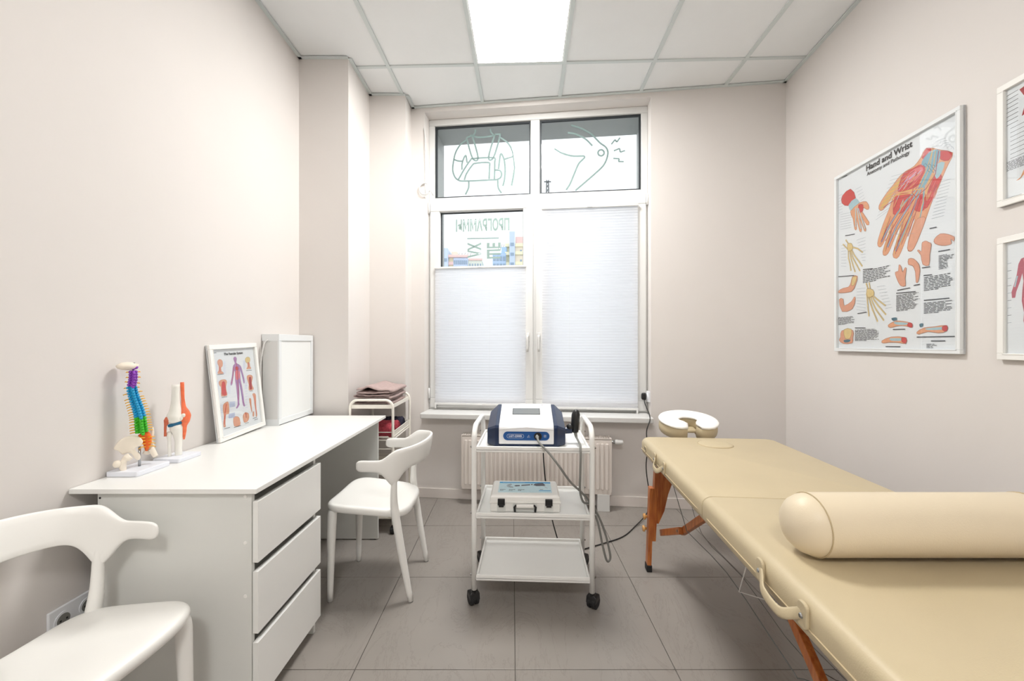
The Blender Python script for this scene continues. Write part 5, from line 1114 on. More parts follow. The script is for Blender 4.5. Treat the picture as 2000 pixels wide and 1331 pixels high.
# shock wave unit
DVZ = .7485-.0145
dev = thing('therapy_unit', 'white and navy shock wave therapy unit with small screen on the trolley top', 'medical device', (.068, 1.925, DVZ+.0005), -.035)
prof = [(0, .014), (0, .092), (.012, .104), (.245, .172), (.268, .160), (.275, .014)]
YZ = lambda a, b, d: (d, a, b)
obj('white_body', prism(NB(), prof, YZ, -.131, .131), M['devw'], dev, bevel=.004)
obj('base', prism(NB(), [(.006, 0), (.006, .02), (.275, .02), (.275, 0)], YZ, -.15, .15), M['navy'], dev, bevel=.003)
inner = [(.004, .0), (.004, .090), (.014, .101), (.245, .168), (.266, .158), (.27, .0)]
outer = [(.045, .004), (.042, .070), (.05, .080), (.235, .128), (.248, .12), (.25, .004)]
for s in (-1, 1):
    obj('side_shell', loft(NB(), [[(s*.1312, a, b) for a, b in inner], [(s*.148, a, b) for a, b in inner], [(s*.190, a, b) for a, b in outer]]), M['navy'], dev, bevel=.0025)
obj('chevron_ridge', loft(NB(), [[(-.130, -.003, .086), (0, -.003, .096), (.130, -.003, .086), (.130, -.001, .081), (0, -.001, .091), (-.130, -.001, .081)], [(-.130, .01, .086), (0, .01, .096), (.130, .01, .086), (.130, .01, .081), (0, .01, .091), (-.130, .01, .081)]]), M['devw'], dev)
st = obj('control_strip', prism(NB(), [(a, b) for a, b in rrect(.110, .0205, .0205, 8)], lambda a, b, d: (a, d, b+.054), -.0035, .002), M['blue'], dev)
text('model_lettering', 'LGT-2500S', .0135, M['whiteink'], st, (-.052, -.0042, .0535), (PI/2, 0, 0), offset=.0003)
bm = NB(); stroke(bm, [(-.052+x, .0535+y) for x, y in rrect(.040, .0092, .0092, 6)] + [(-.012, .0535)], .0011, 0); obj('lettering_outline', bm, M['whiteink'], st, loc=(0, -.0041, 0), rot=(PI/2, 0, 0))
bm = NB(); stroke(bm, [(.005, .048), (.0115, .0595), (.018, .048), (.005, .048)], .0011, 0); stroke(bm, [(.0115, .0555), (.0115, .051)], .001, 0); obj('warning_symbol', bm, M['whiteink'], st, loc=(0, -.0041, 0), rot=(PI/2, 0, 0))
bm = NB(); stroke(bm, [(.084, .0495), (.094, .0495), (.094, .0595), (.084, .0595), (.084, .0495)], .0011, 0); stroke(bm, [(.087, .052), (.091, .057)], .0011, 0); stroke(bm, [(.091, .052), (.087, .057)], .0011, 0); obj('patient_symbol', bm, M['whiteink'], st, loc=(0, -.0041, 0), rot=(PI/2, 0, 0))
obj('connector_ring', TB([(.055, 0, .053), (.055, -.008, .053)], [.0195, .0185], 20), M['black'], st)
mt = Matrix.Translation((0, .012, .104)) @ Matrix.Rotation(math.atan2(.068, .233), 4, 'X')
sc = obj('screen_bezel', B(-.070, .070, .110, .182, -.0005, .0012), M['gap'], dev); sc.matrix_local = mt
obj('screen', B(-.067, .067, .113, .179, .001, .0018), M['screen'], sc)
for x, wd, k in ((-.05, .02, 'grey'), (.082, .010, 'grey'), (.086, .004, 'red')):
    o = obj('printed_mark', B(x-wd/2, x+wd/2, .222, .227, 0, .0006), pm(k), dev); o.matrix_local = mt
o = obj('printed_mark', B(-.058, -.032, .198, .2, 0, .0006), pm('grey'), dev); o.matrix_local = mt
h = obj('handpiece_holder', TB([(.182, .09, .062), (.196, .09, .062)], .016, 16), M['steel'], dev, smooth=True); obj('holder_cup', TB([(.194, .09, .062), (.226, .09, .064)], .0165, 16), M['navy'], h)
# handpiece and hoses
hp = thing('applicator_handpiece', 'black handheld applicator with grey hose in the holder of the therapy unit', 'applicator', (.315, 2.01, .80))
obj('grip', loft(NB(), [[(x*.0205*s+ox, y*.0205*s*1.1, z) for x, y in [(math.cos(2*PI*k/16), math.sin(2*PI*k/16)) for k in range(16)]] for s, ox, z in ((.55, -.002, -.014), (.85, -.002, -.008), (.95, -.002, .02), (1.0, 0, .05), (1.02, .002, .075), (.8, .003, .092), (.4, .003, .099))]), M['black'], hp, smooth=True)
obj('nozzle', TB([(-.012, 0, .016), (-.026, 0, .013), (-.040, 0, .008)], [.017, .019, .0155], 14), M['black'], hp, smooth=True)
hb = obj('strain_relief', TB([(0, 0, -.006), (0, -.010, -.022), (0, -.034, -.031)], [.009, .008, .006], 12), M['hose'], hp, smooth=True)
hs = [(0, -.028, -.030), (0, -.10, -.036), (0, -.150, -.046), (-.002, -.166, -.09), (-.004, -.166, -.17), (-.002, -.150, -.25), (.02, -.115, -.315), (.062, -.085, -.338), (.10, -.085, -.40), (.130, -.08, -.48), (.150, -.08, -.56), (.154, -.078, -.60), (.136, -.086, -.605), (.115, -.09, -.53), (.092, -.09, -.42), (.055, -.10, -.328), (.015, -.135, -.27), (-.05, -.175, -.20), (-.105, -.198, -.12), (-.15, -.180, -.065), (-.188, -.150, -.030), (-.196, -.118, -.012), (-.196, -.094, -.0125)]
obj('hose', TB(spline(hs, 6), .0052, 10), M['hose'], hp, smooth=True)
obj('hose_connector', TB([(-.196, -.105, -.012), (-.196, -.085, -.0125)], [.0085, .0095], 12), M['steel'], hp, smooth=True)
# power cord
pc = thing('power_cord', 'black power cord running over the floor to the socket by the window', 'power cord', (0, 0, 0))
pu = BW(1.826, .055)
cord = [(.16, 2.19, .80), (.165, 2.262, .79), (.172, 2.290, .70), (.19, 2.305, .45), (.23, 2.315, .22), (.285, 2.32, .04), (.315, 2.33, .005), (.42, 2.40, .005), (.55, 2.47, .005), (.70, 2.56, .005), (.82, 2.70, .006), (.955, 2.86, .03), (.985, 2.88, .12), (.965, 2.88, .25), (.955, 2.88, .36), (.965, 2.88, .48), (.965, 2.90, .60), (1.000, 2.93, .69), (pu[0]-.012, pu[1]-.03, .775), (pu[0]-.006, pu[1], .81)]
obj('cord', TB(spline(cord, 6), .0036, 8), M['black'], pc, smooth=True)
obj('plug', loft(NB(), [[(pu[0]-.022+a, pu[1]+b, .825+c) for b, c in rrect(.017*k, .028*k, .012)] for a, k in ((-.006, .6), (-.002, .9), (.015, 1), (.024, .95))]), M['black'], pc, smooth=False, bevel=.002)
# carry case
cs = thing('carry_case', 'white plastic carry case with black latches on the middle trolley shelf', 'case', (.062, 1.925, .4245), -.03)
WX = .167
obj('lower_shell', B(-WX, WX, 0, .21, 0, .045), M['plast'], cs, bevel=.006)
lid = obj('lid', loft(NB(), [[(x, y, z) for x, y in ((-WX+i, i), (WX-i, i), (WX-i, .21-i), (-WX+i, .21-i))] for i, z in ((0, .05), (.001, .070), (.006, .079), (.010, .081))]), M['plast'], cs, bevel=.003)
obj('seam_rim', B(-WX-.004, WX+.004, -.004, .214, .043, .052), M['plast'], cs, bevel=.002)
for x in (-.113, .113):
    l = obj('latch', B(x-.017, x+.017, -.010, .002, .034, .064), M['black'], cs, bevel=.002); obj('latch_tab', B(x-.012, x+.012, -.012, .0, .027, .04), M['black'], l, bevel=.002)
    obj('latch_recess', B(x-.020, x+.020, -.0035, .001, .002, .042), M['carc'], cs, bevel=.001)
hd = obj('handle', TB([(-.048, -.002, .006), (-.048, -.012, .010), (-.050, -.014, .030), (-.046, -.014, .036), (.046, -.014, .036), (.050, -.014, .030), (.048, -.012, .010), (.048, -.002, .006)], .0055, 8), M['black'], cs, smooth=True)
obj('handle_recess', B(-.057, .057, -.003, .001, .003, .041), M['carc'], cs, bevel=.001); obj('handle_grip', B(-.041, .041, -.0225, -.006, .028, .044), M['plast'], cs, bevel=.004)
LBW, LBH = .262, .150
lb = obj('label_sticker', B(0, LBW, 0, LBH, 0, .0004), pm('stick'), lid, loc=(-.131, .035, .0811))
it = [('p', 'cyan', [(0, .87), (1, .87), (1, 1), (0, 1)])]
for r in (.055, .085, .115): it.append(('l', 'grey' if r != .085 else 'dgrey', .016, [(.27+r*math.cos(a), .62+r*1.7*math.sin(a)) for a in [PI*.62+k*PI*.9/8 for k in range(9)]]))
it += [('p', 'dgrey', [(.29, .60), (.32, .55), (.40, .58), (.40, .69), (.32, .68)]), ('p', 'dgrey', [(.43, .60), (.60, .67), (.60, .78), (.43, .70)]), ('p', 'dgrey', [(.62, .69), (.65, .70), (.65, .80), (.62, .79)]), ('p', 'dgrey', [(.66, .70), (.72, .60), (.86, .62), (.90, .68), (.85, .92), (.70, .84)]), ('l', 'ylw', .01, [(.86, .62), (.90, .50)]), ('l', 'grey', .008, [(.86, .62), (.93, .38)]),
       ('l', 'cyan', .035, [(.76, .17), (.98, .17)]), ('l', 'dgrey', .02, [(.78, .29), (.84, .29)]), ('t', 'ink', .03, .30, .16, .12, 2), ('t', 'ink', .20, .30, .33, .12, 2), ('t', 'ink', .37, .30, .50, .12, 2), ('l', 'stick', .010, [(.06, .935), (.5, .935)])]
printed(it, LBW, LBH, lb, .0005)

# ------------------------------------------------------------------ massage table
MT = thing('massage_table', 'beige folding massage table with cherry wood legs', 'massage table', (1.017, 1.367, 0), -.083)
HW, HL, MZ = .362, .925, .70
for s in (-1, 1):
    rings = []; kk = 4; re = .030
    lev = [(re*(1-math.sin(PI/2*i/kk)), .606 + re*(1-math.cos(PI/2*i/kk))) for i in range(kk+1)] + [(re*(1-math.cos(PI/2*i/kk)), MZ - re*(1-math.sin(PI/2*i/kk))) for i in range(kk+1)]
    for ins, z in lev:
        y0, y1, hx = .0008 + ins*.10, HL-ins, HW-ins; R = []
        for cx, cy, rr, a0 in ((hx, y1, .055-ins*.8, 0), (-hx, y1, .055-ins*.8, PI/2), (-hx, y0, .004, PI), (hx, y0, .004, 1.5*PI)):
            sx = 1 if cx > 0 else -1; sy = 1 if cy > .1 else -1
            for k in range(7): a = a0+PI/2*k/6; R.append((cx-sx*rr+rr*math.cos(a), s*(cy-sy*rr+rr*math.sin(a)), z))
        rings.append(R)
    p = obj('cushion_half', loft(NB(), rings), M['leather'], MT, smooth=True)
    pts = [(x, (HL/2-.0005)*s + y, .640) for x, y in rrect(HW+.0005, HL/2-.0008, .055, 6)]
    obj('piping_seam', TB(pts, .0022, 6, closed=True), M['stitch'], p, smooth=True)
    obj('frame_rail', B(-HW+.05, HW-.05, s*HL-.14*s-.012, s*HL-.14*s+.012, .56, .606), M['wood'], MT)
    for x in (-HW+.11, HW-.13): obj('frame_rail', B(x, x+.02, min(.01*s, s*(HL-.14)), max(.01*s, s*(HL-.14)), .572, .606), M['wood'], MT)
    # end board, arched below
    arch = [(-.31, .60), (.25, .60), (.25, .26), (.235, .26), (.205, .33), (.185, .42), (.16, .49), (.12, .52), (-.18, .52), (-.22, .49), (-.245, .42), (-.265, .33), (-.295, .26), (-.31, .26)]
    obj('end_board', prism(NB(), arch, lambda a, b, d: (a, d, b), s*.79-.008, s*.79+.008), M['wood'], MT, bevel=.002)
    for x, fx in ((-.30, -.331), (.262, .275)):
        e = fx-x
        lg = obj('leg', loft(NB(), [[(x+a, s*.80+b, .60) for a, b in ((-.011, -.02), (.011, -.02), (.011, .02), (-.011, .02))], [(x+e*.7+a, s*.80+b, .165) for a, b in ((-.011, -.02), (.011, -.02), (.011, .02), (-.011, .02))]]), M['wood'], MT, bevel=.002)
        o2 = -.023 if x < 0 else .023
        lo = obj('leg_extension', loft(NB(), [[(x+o2+e*.25+a, s*.80+b, .45) for a, b in ((-.011, -.021), (.011, -.021), (.011, .021), (-.011, .021))], [(fx+o2*.6+a, s*.80+b, .03) for a, b in ((-.011, -.021), (.011, -.021), (.011, .021), (-.011, .021))]]), M['wood'], lg, bevel=.002)
        obj('rubber_foot', B(fx+o2*.6-.014, fx+o2*.6+.014, s*.80-.024, s*.80+.024, 0, .036), M['blackr'], lo, bevel=.003)
        for z in (.29, .225): kx = x+o2*1.5+e*(.6-z)/.57; obj('wing_knob', TB([(kx, s*.80, z), (kx+o2*.35, s*.80, z), (kx+o2*.5, s*.80, z), (kx+o2*.9, s*.80, z)], [.007, .008, .017, .015], 12), M['woodl'], lo, smooth=True)
        # folding brace in two pieces
        bx = x + (.035 if x < 0 else -.035)
        P0, Pm, P1 = Vector((bx, s*.78, .215)), Vector((bx+.01, s*.54, .335)), Vector((bx+.015, s*.16, .60))
        for k, (A, Bv) in enumerate(((P0, Pm), (Pm, P1))):
            d = (Bv-A).normalized(); n = Vector((1, 0, 0)); u = d.cross(n).normalized(); o = n*(.010 if k else -.010)
            obj('brace', loft(NB(), [[A-d*.02+o+n*a*.010+u*b*.016 for a, b in ((-1, -1), (1, -1), (1, 1), (-1, 1))], [Bv+d*.02+o+n*a*.010+u*b*.016 for a, b in ((-1, -1), (1, -1), (1, 1), (-1, 1))]]), M['wood'], MT, bevel=.002)
        obj('brace_hinge', TB([Pm-Vector((.024, 0, 0)), Pm+Vector((.024, 0, 0))], .006, 10), M['steel'], MT)
for x in (-.27, .22):
    obj('support_cable', TB(spline([(x, .72, .60), (x-.01, .42, .42), (x-.01, .36, .405), (x-.01, 0, .44), (x-.01, -.36, .405), (x-.01, -.42, .42), (x, -.72, .60)], 3), .0016, 6), M['wire'], MT)
    obj('support_cable', TB(spline([(x+.05, .60, .55), (x+.04, .36, .41), (x+.04, 0, .43), (x+.04, -.36, .41), (x+.05, -.60, .55)], 3), .0011, 6), M['wire'], MT)
obj('cable_stay', TB([(-.275, -.16, .61), (-.285, -.10, .435), (-.20, -.16, .44)], .002, 6), M['pvc'], MT)
# carrying straps on the left side
for y0, y1 in ((.593, .441), (-.387, -.556)):
    ym = (y0+y1)/2; pts = spline([(-HW-.003, y0, .668), (-HW-.010, y0-.02*(1 if y0 > y1 else -1), .655), (-HW-.022, ym+(y0-y1)*.2, .638), (-HW-.024, ym-(y0-y1)*.2, .635), (-HW-.010, y1+.02, .652), (-HW-.003, y1, .668)], 5)
    h = obj('carry_strap', TB(pts, .012, 10, sy=.28, up=(1, 0, 0)), M['leather'], MT, smooth=True)
    for y in (y0, y1):
        obj('strap_tab', slab(NB(), .016, .028, 0, .008, .012, .003, n=4, c=(0, 0)), M['leather'], h, loc=(-HW+.001, y, .662), rot=(PI/2, 0, -PI/2))
        obj('rivet', TB([(-HW-.008, y, .660), (-HW-.0105, y, .660)], [.006, .004], 10), M['steel'], h)
g = obj('grommet', TB([(-HW+.002, .793, .658), (-HW-.001, .793, .658)], .013, 14), M['gap'], MT); obj('grommet_ring', TB([(-HW-.0005, .793+.014*math.cos(a), .658+.014*math.sin(a)) for a in [2*PI*k/14 for k in range(14)]], .003, 6, closed=True), M['leather'], g, smooth=True)
pl = obj('face_hole_plug', lathe(NB(), [(.083, -.004), (.083, .002), (.080, .0045), (.06, .0065), (.001, .0075)], 32), M['leather'], MT, smooth=True, loc=(-.015, .752, MZ))
obj('plug_seam', TB([(.0845*math.cos(a), .0845*math.sin(a), .0005) for a in [2*PI*k/32 for k in range(32)]], .0018, 6, closed=True), M['stitch'], pl, smooth=True)
# face cradle
fc = thing('face_cradle', 'horseshoe face cradle with white cloth cover at the far end of the massage table', 'face cradle', (1.070, 2.462, .740), -.083, rot=(.20, 0, -.083))
def shoe(z0, z1, wd, ext, sq=.5):
    A = [PI*1.5 + .30 + (2*PI-.60)*k/28 for k in range(29)]; R = []
    for i, a in enumerate(A):
        c = Vector((.112*math.cos(a), .098*math.sin(a) + .0, 0)); tg = Vector((-.112*math.sin(a), .098*math.cos(a), 0)).normalized(); n = Vector((tg.y, -tg.x, 0))
        e = min(i, 28-i); k = (.55, .85, 1)[min(e, 2)]
        R.append([c + n*(x*wd*k) + Vector((0, 0, z0+(z1-z0)*(.5+.5*y*(.85+.15*k)))) for x, y in [(math.copysign(abs(math.cos(q))**.7, math.cos(q)), math.copysign(abs(math.sin(q))**.7, math.sin(q))) for q in [2*PI*j/16 for j in range(16)]]])
    return loft(NB(), R)
obj('cushion', shoe(-.062, .026, .056, 0), M['leather'], fc, smooth=True)
obj('cloth_cover', shoe(.012, .036, .060, 0), M['cloth'], fc, smooth=True)
obj('back_pad', B(-.05, .05, -.03, .04, -.05, -.03), M['leather'], fc, bevel=.01)
for s in (-1, 1): obj('support_rod', TB([(s*.06, .05, -.062), (s*.06, -.16, -.092)], .008, 10), M['woodl'], fc)
# bolster
bl = thing('bolster', 'cream cylindrical bolster lying across the massage table', 'bolster', (1.012, 1.01, .7015+.0752))
r = .0752; L2 = .325; prof = [(.004, -L2), (.030, -L2+.003), (.050, -L2+.012), (.065, -L2+.028), (.073, -L2+.048), (r, -L2+.062)]
prof = prof + [(r, -.1), (r, .1)] + [(a, -b) for a, b in prof[::-1]]
ym = Matrix.Rotation(PI/2, 4, 'Y')
body = obj('body', lathe(NB(), prof, 48, ym), M['leather2'], bl, smooth=True)
for x in (-L2+.056, L2-.056): obj('end_seam', TB([(x, (r+.0002)*math.cos(a), (r+.0002)*math.sin(a)) for a in [2*PI*k/40 for k in range(40)]], .0016, 6, closed=True), M['stitch'], bl, smooth=True)
# ------------------------------------------------------------------ framed posters
def poster(name, label, W, H, fw, depth, fm, items, title=(), mat4=None, group=None):
    t = thing(name, label, 'poster', group=group); t.matrix_world = mat4
    obj('backing', B(0, W, 0, H, 0, depth*.4), M['paper'], t)
    for nm, q in (('frame_rail', (0, W, 0, fw)), ('frame_rail', (0, W, H-fw, H)), ('frame_stile', (0, fw, fw, H-fw)), ('frame_stile', (W-fw, W, fw, H-fw))):
        f = obj(nm, B(*q, 0, depth), fm, t, bevel=.002)
    bm = NB(); k = fw*.8
    for q in ((k, W-k, k, k+.004), (k, W-k, H-k-.004, H-k), (k, k+.004, k, H-k), (W-k-.004, W-k, k, H-k)): box(bm, *q, depth*.4, depth+.0015)
    obj('frame_bead', bm, fm, t, bevel=.001)
    pr = printed(items, W, H, t, depth*.4+.0002)
    for s, size, x, y, off in title: text('poster_title', s, size, M['ink'], pr, (x*W, y*H, depth*.4+.002), (0, 0, 0), offset=off)
    obj('glazing', B(fw, W-fw, fw, H-fw, depth*.4+.004, depth*.4+.005), M['pglass'], t)
    return t
def wallmat(o, xdir, zdir=(0, 0, 1)):
    x = Vector(xdir).normalized(); y = Vector(zdir).normalized(); z = x.cross(y)
    m = Matrix((x, y, z)).transposed().to_4x4(); m.translation = Vector(o); return m
rd = Vector((-RW[2], -1, 0)).normalized(); rn = Vector((-1, RW[2], 0)).normalized()
def on_right(y, z, off=.001): return Vector((rwx(y), y, z)) + rn*off
poster('framed_poster', 'large framed hand and wrist anatomy poster on the right wall', .735, 1.030, .018, .022, M['alu'], HAND_PRINT,
       (('Hand and Wrist', .0425, .495, .9555, .0011), ('Anatomy and Pathology', .0265, .49, .924, .0003)), wallmat(on_right(2.400, 1.184), rd))
def man(cx, s, col, c2):
    q = [('p', col, [(cx+x*s, y) for x, y in ((-.035, .93), (-.03, .96), (0, .975), (.03, .96), (.035, .93), (.03, .895), (.03, .87), (.11, .85), (.135, .80), (.15, .70), (.175, .60), (.20, .52), (.195, .46), (.165, .46), (.155, .52), (.12, .62), (.10, .70), (.09, .62), (.10, .52), (.105, .42), (.085, .30), (.09, .22), (.06, .10), (.075, .06), (.04, .055), (.03, .10), (.025, .22), (.02, .30), (0, .47), (-.02, .30), (-.025, .22), (-.03, .10), (-.04, .055), (-.075, .06), (-.06, .10), (-.09, .22), (-.085, .30), (-.105, .42), (-.10, .52), (-.09, .62), (-.10, .70), (-.12, .62), (-.155, .52), (-.165, .46), (-.195, .46), (-.20, .52), (-.175, .60), (-.15, .70), (-.135, .80), (-.11, .85), (-.03, .87), (-.03, .895))])]
    for a in (((-.09, .84), (-.02, .83), (-.02, .76), (-.08, .77)), ((.09, .84), (.02, .83), (.02, .76), (.08, .77)), ((-.09, .45), (-.03, .47), (-.035, .33), (-.08, .33)), ((.09, .45), (.03, .47), (.035, .33), (.08, .33)), ((-.08, .28), (-.035, .28), (-.045, .16), (-.07, .18)), ((.08, .28), (.035, .28), (.045, .16), (.07, .18))):
        q.append(('p', c2, [(cx+x*s, y) for x, y in a]))
    for y in (.74, .70, .66, .62): q.append(('l', c2, .008, [(cx-.04*s, y), (cx+.04*s, y)]))
    q.append(('l', 'lblue', .012, [(cx-.145*s, .68), (cx-.17*s, .57)])); q.append(('l', 'lblue', .012, [(cx+.145*s, .68), (cx+.17*s, .57)]))
    return q
def scale_items(it, y0, y1):
    return [(k[0], k[1], [(x, y0+(y1-y0)*y) for x, y in k[2]]) if k[0] == 'p' else (k[0], k[1], k[2], [(x, y0+(y1-y0)*y) for x, y in k[3]]) for k in it]
mus = scale_items(man(.30, .95, 'muscle', 'pink'), .14, .92) + scale_items(man(.70, .95, 'muscle', 'dred'), .14, .92)
for i in range(9):
    for x0, x1 in ((.075, .11), (.47, .53), (.89, .94)): mus.append(('l', 'ink' if i % 2 else 'grey', .004, [(x0, .30+i*.06), (x1, .302+i*.06)]))
mus += [('l', 'ink', .006, [(.08, .955), (.22, .955)]), ('p', 'flesh2', [(.28, .05), (.36, .05), (.36, .12), (.28, .12)]), ('p', 'pink', [(.42, .05), (.52, .05), (.52, .12), (.42, .12)]), ('t', 'ink', .58, .13, .92, .06, 5)]
jt = [('p', 'dred', [(.18, .90), (.28, .92), (.42, .91), (.45, .80), (.38, .74), (.30, .70), (.20, .68), (.24, .80)]), ('p', 'flesh', [(.22, .86), (.28, .86), (.30, .76), (.24, .74)]), ('p', 'bone', [(.34, .88), (.42, .86), (.40, .76), (.34, .78)]), ('p', 'flesh2', [(.22, .40), (.30, .52), (.42, .56), (.44, .50), (.34, .46), (.28, .38)]), ('p', 'pink', [(.40, .68), (.52, .70), (.55, .60), (.44, .56)])]
jt += [('p', 'flesh', [(.15, .18), (.18, .18), (.22, .25), (.32, .27), (.30, .23), (.22, .21)]), ('p', 'bone', [(.26, .10), (.32, .10), (.33, .19), (.28, .19)]), ('l', 'dteal', .03, [(.26, .145), (.34, .145)]), ('p', 'flesh', [(.55, .10), (.65, .10), (.66, .28), (.56, .28)]), ('p', 'muscle', [(.6, .5), (.8, .5), (.82, .9), (.62, .9)])]
for i in range(8): jt.append(('l', 'ink', .005, [(.06, .90-i*.035), (.17, .905-i*.035)])); jt.append(('l', 'ink', .004, [(.10, .62-i*.035), (.24, .625-i*.035)]))
jt += [('t', 'ink', .06, .36, .46, .28, 9), ('t', 'ink', .52, .36, .92, .28, 9), ('l', 'ink', .004, [(.07, .06), (.2, .06)])]
poster('framed_poster', 'upper small white framed anatomy chart at the right picture edge', .36, .455, .024, .018, M['frame'], jt, (), wallmat(on_right(1.5355, 1.743), rd), 'small white framed charts')
poster('framed_poster', 'lower small white framed muscle chart at the right picture edge', .36, .46, .024, .018, M['frame'], mus, (), wallmat(on_right(1.5355, 1.167), rd), 'small white framed charts')
# leaning on the desk
lean = Vector((-.030, -.028, .455)).normalized()
pv = poster('framed_poster', 'white framed vascular system poster leaning on the wall above the desk', .366, .456, .022, .018, M['frame'], VASC_PRINT, (('The Vascular System', .0172, .49, .895, .0005),), wallmat((-1.366, 1.872, DZ+.001), (-.006, 1, 0.0), lean), 'small white framed charts')
# ------------------------------------------------------------------ light box
lx = thing('light_box', 'white x-ray light box standing on the desk against the wall', 'light box', (LX+.004, 2.281, DZ))
obj('housing', B(0, .088, 0, .388, .006, .515), M['pvc'], lx, bevel=.003)
bm = NB()
for q in ((0, .388, .48, .517), (0, .388, .004, .036), (0, .024, .036, .48), (.364, .388, .036, .48)): box(bm, .085, .096, q[0], q[1], q[2], q[3])
obj('front_frame', bm, M['alu'], lx, bevel=.002); obj('viewing_panel', B(.086, .089, .024, .364, .036, .48), M['ledframe'], lx)
for z0, z1 in ((.478, .517), (0, .035)): obj('side_band', B(-.002, .0965, -.003, .0, z0, z1), M['alu'], lx, bevel=.001)
obj('foot_strip', B(0, .09, .004, .384, 0, .006), M['gap'], lx)
obj('cable', TB(spline([(.040, .001, .475), (.034, -.012, .482), (.022, -.02, .46), (.008, -.022, .38), (.003, -.022, .30), (.003, -.02, .05)], 6), .004, 8), M['pvc'], lx, smooth=True)

# ------------------------------------------------------------------ spine model
rv = Vector((.73, .68, 0)).normalized(); fv = Vector((.68, -.73, 0)).normalized()   # across and towards the viewer
sp = thing('spine_model', 'small coloured spine model with pelvis on a white base', 'anatomical model', (-1.352, 1.468, DZ))
obj('base', slab(NB(), .055, .068, 0, .018, .006, .003), M['mbase'], sp)
def A(l, z, f=0): return rv*l + fv*f + Vector((0, 0, z))
def q(a, b, f=0): return A((a-365)*.000315, (1165-b)*.000428+.018, f)      # traced proportions of the model
obj('rod', TB([q(365, 1165), q(366, 1000)], .0042, 12), M['steel'], sp, smooth=True)
cen = spline([q(312, 352, .004), q(312, 420), q(300, 490, -.004), q(318, 570, -.003), q(345, 650), q(368, 730, .003), q(375, 800, .006), q(385, 880, .004)], 12)
dist = [0]
for a, b in zip(cen, cen[1:]): dist.append(dist[-1]+(b-a).length)
def at(s):
    s *= dist[-1]
    for i in range(len(cen)-1):
        if dist[i+1] >= s:
            t = (s-dist[i])/(dist[i+1]-dist[i]); return cen[i].lerp(cen[i+1], t), (cen[i+1]-cen[i]).normalized()
    return cen[-1], (cen[-1]-cen[-2]).normalized()
N = 24
for i in range(N):
    c, tg = at((i+.5)/N); col = 'purple' if i < 6 else ('cyan' if i < 18 else 'green')
    k = .98+.34*i/N; d = -tg; side = (rv - d*rv.dot(d)).normalized(); fr = d.cross(side)   # fr ~ depth
    mx = Matrix((side, fr, d)).transposed().to_4x4(); mx.translation = c
    h = dist[-1]/N
    v = obj('vertebra', lathe(NB(), [(.0105*k, -h*.46), (.0118*k, -h*.3), (.0088*k, 0), (.0118*k, h*.3), (.0105*k, h*.46)], 14, mx), M[col], sp, smooth=True)
    toward = fv if fr.dot(fv) > 0 else fv
    L = .010 if i < 6 else .013
    obj('spinous_process', TB([c + fv*.008*k, c + fv*.016*k - Vector((0, 0, .003)) + rv*.002, c + fv*.024*k - Vector((0, 0, .008)) + rv*.004], [.0050*k, .0046*k, .0036*k], 8), M[col], v, smooth=True)
    for s in (-1, 1): obj('transverse_process', TB([c + side*s*.006*k + fv*.006, c + side*s*(.004+L*.7)*k + fv*.009], [.0048*k, .0034*k], 8), M[col], v, smooth=True)
    if i % 2 == 0 or i > 9:
        for s in (-1, 1): obj('nerve', TB([c + side*s*.006 + d*-.002, c + side*s*.018*k + fv*.002, c + side*s*(.024 if i > 6 else .019)*k - Vector((0, 0, .002))], [.0020, .0020, .0014], 6), M['nerve'], sp, smooth=True)
sac = [q(385, 885), q(405, 905), q(425, 940), q(432, 985), q(428, 1020), q(425, 1045)]
s_ = obj('sacrum', TB(sac, [.013, .017, .0155, .0115, .007, .003], 12, sy=.6, up=fv), M['orange'], sp, smooth=True)
for k in range(4):
    c = q(424+k*2, 925+k*26, .012)
    for s in (-1, 1): obj('nerve', TB([c + rv*s*.004, c + rv*s*.014 + fv*.004 + Vector((0, 0, .002)), c + rv*s*.024 + Vector((0, 0, .001-.002*k))], [.0018, .0017, .0012], 6), M['nerve'], s_, smooth=True)
obj('skull_plate', loft(NB(), [[q(a + 0, b, f) + rv*(x*w) + Vector((0, 0, y*hh)) for x, y in [(math.cos(2*PI*j/12), math.sin(2*PI*j/12)) for j in range(12)]] for a, b, f, w, hh in ((262, 312, -.022, .012, .004), (262, 312, -.016, .024, .0115), (262, 314, 0, .030, .0150), (262, 316, .014, .024, .0125), (262, 317, .02, .010, .004))]), M['bone'], sp, smooth=True)
obj('skull_condyle', TB([q(285, 330), q(330, 322), q(356, 298)], [.008, .006, .003], 10), M['bone'], sp, smooth=True)
obj('atlas', TB([q(300, 338, .003), q(325, 322, .006), q(352, 330, .008)], [.007, .009, .004], 10), M['purple'], sp, smooth=True); obj('hook', TB([q(318, 312, .002), q(318, 285, .002)], .003, 8), M['steel'], sp)
def plate(pts, f, th, bow=0):
    poly = [q(a, b, f) for a, b in pts]; c = sum(poly, Vector())/len(poly)
    def rg(s, dy): return [c + (p-c)*s + fv*(dy - bow*(1-s)) for p in poly]
    return loft(NB(), [rg(.3, -th*.7), rg(.86, -th*.8), rg(.97, -th*.4), rg(1, 0), rg(.97, th*.4), rg(.86, th*.8), rg(.3, th*.7)])
def sm(pts): return [(p.x, p.y) for p in spline([(a, b, 0) for a, b in pts], 3, closed=True)]
obj('hip_bone', plate(sm([(155, 985), (175, 945), (215, 910), (270, 893), (330, 895), (375, 920), (395, 955), (370, 985), (330, 1000), (345, 1035), (370, 1060), (375, 1090), (355, 1105), (325, 1085), (300, 1045), (265, 1030), (225, 1040), (190, 1005)]), .018, .006, .004), M['bone'], sp, smooth=True)
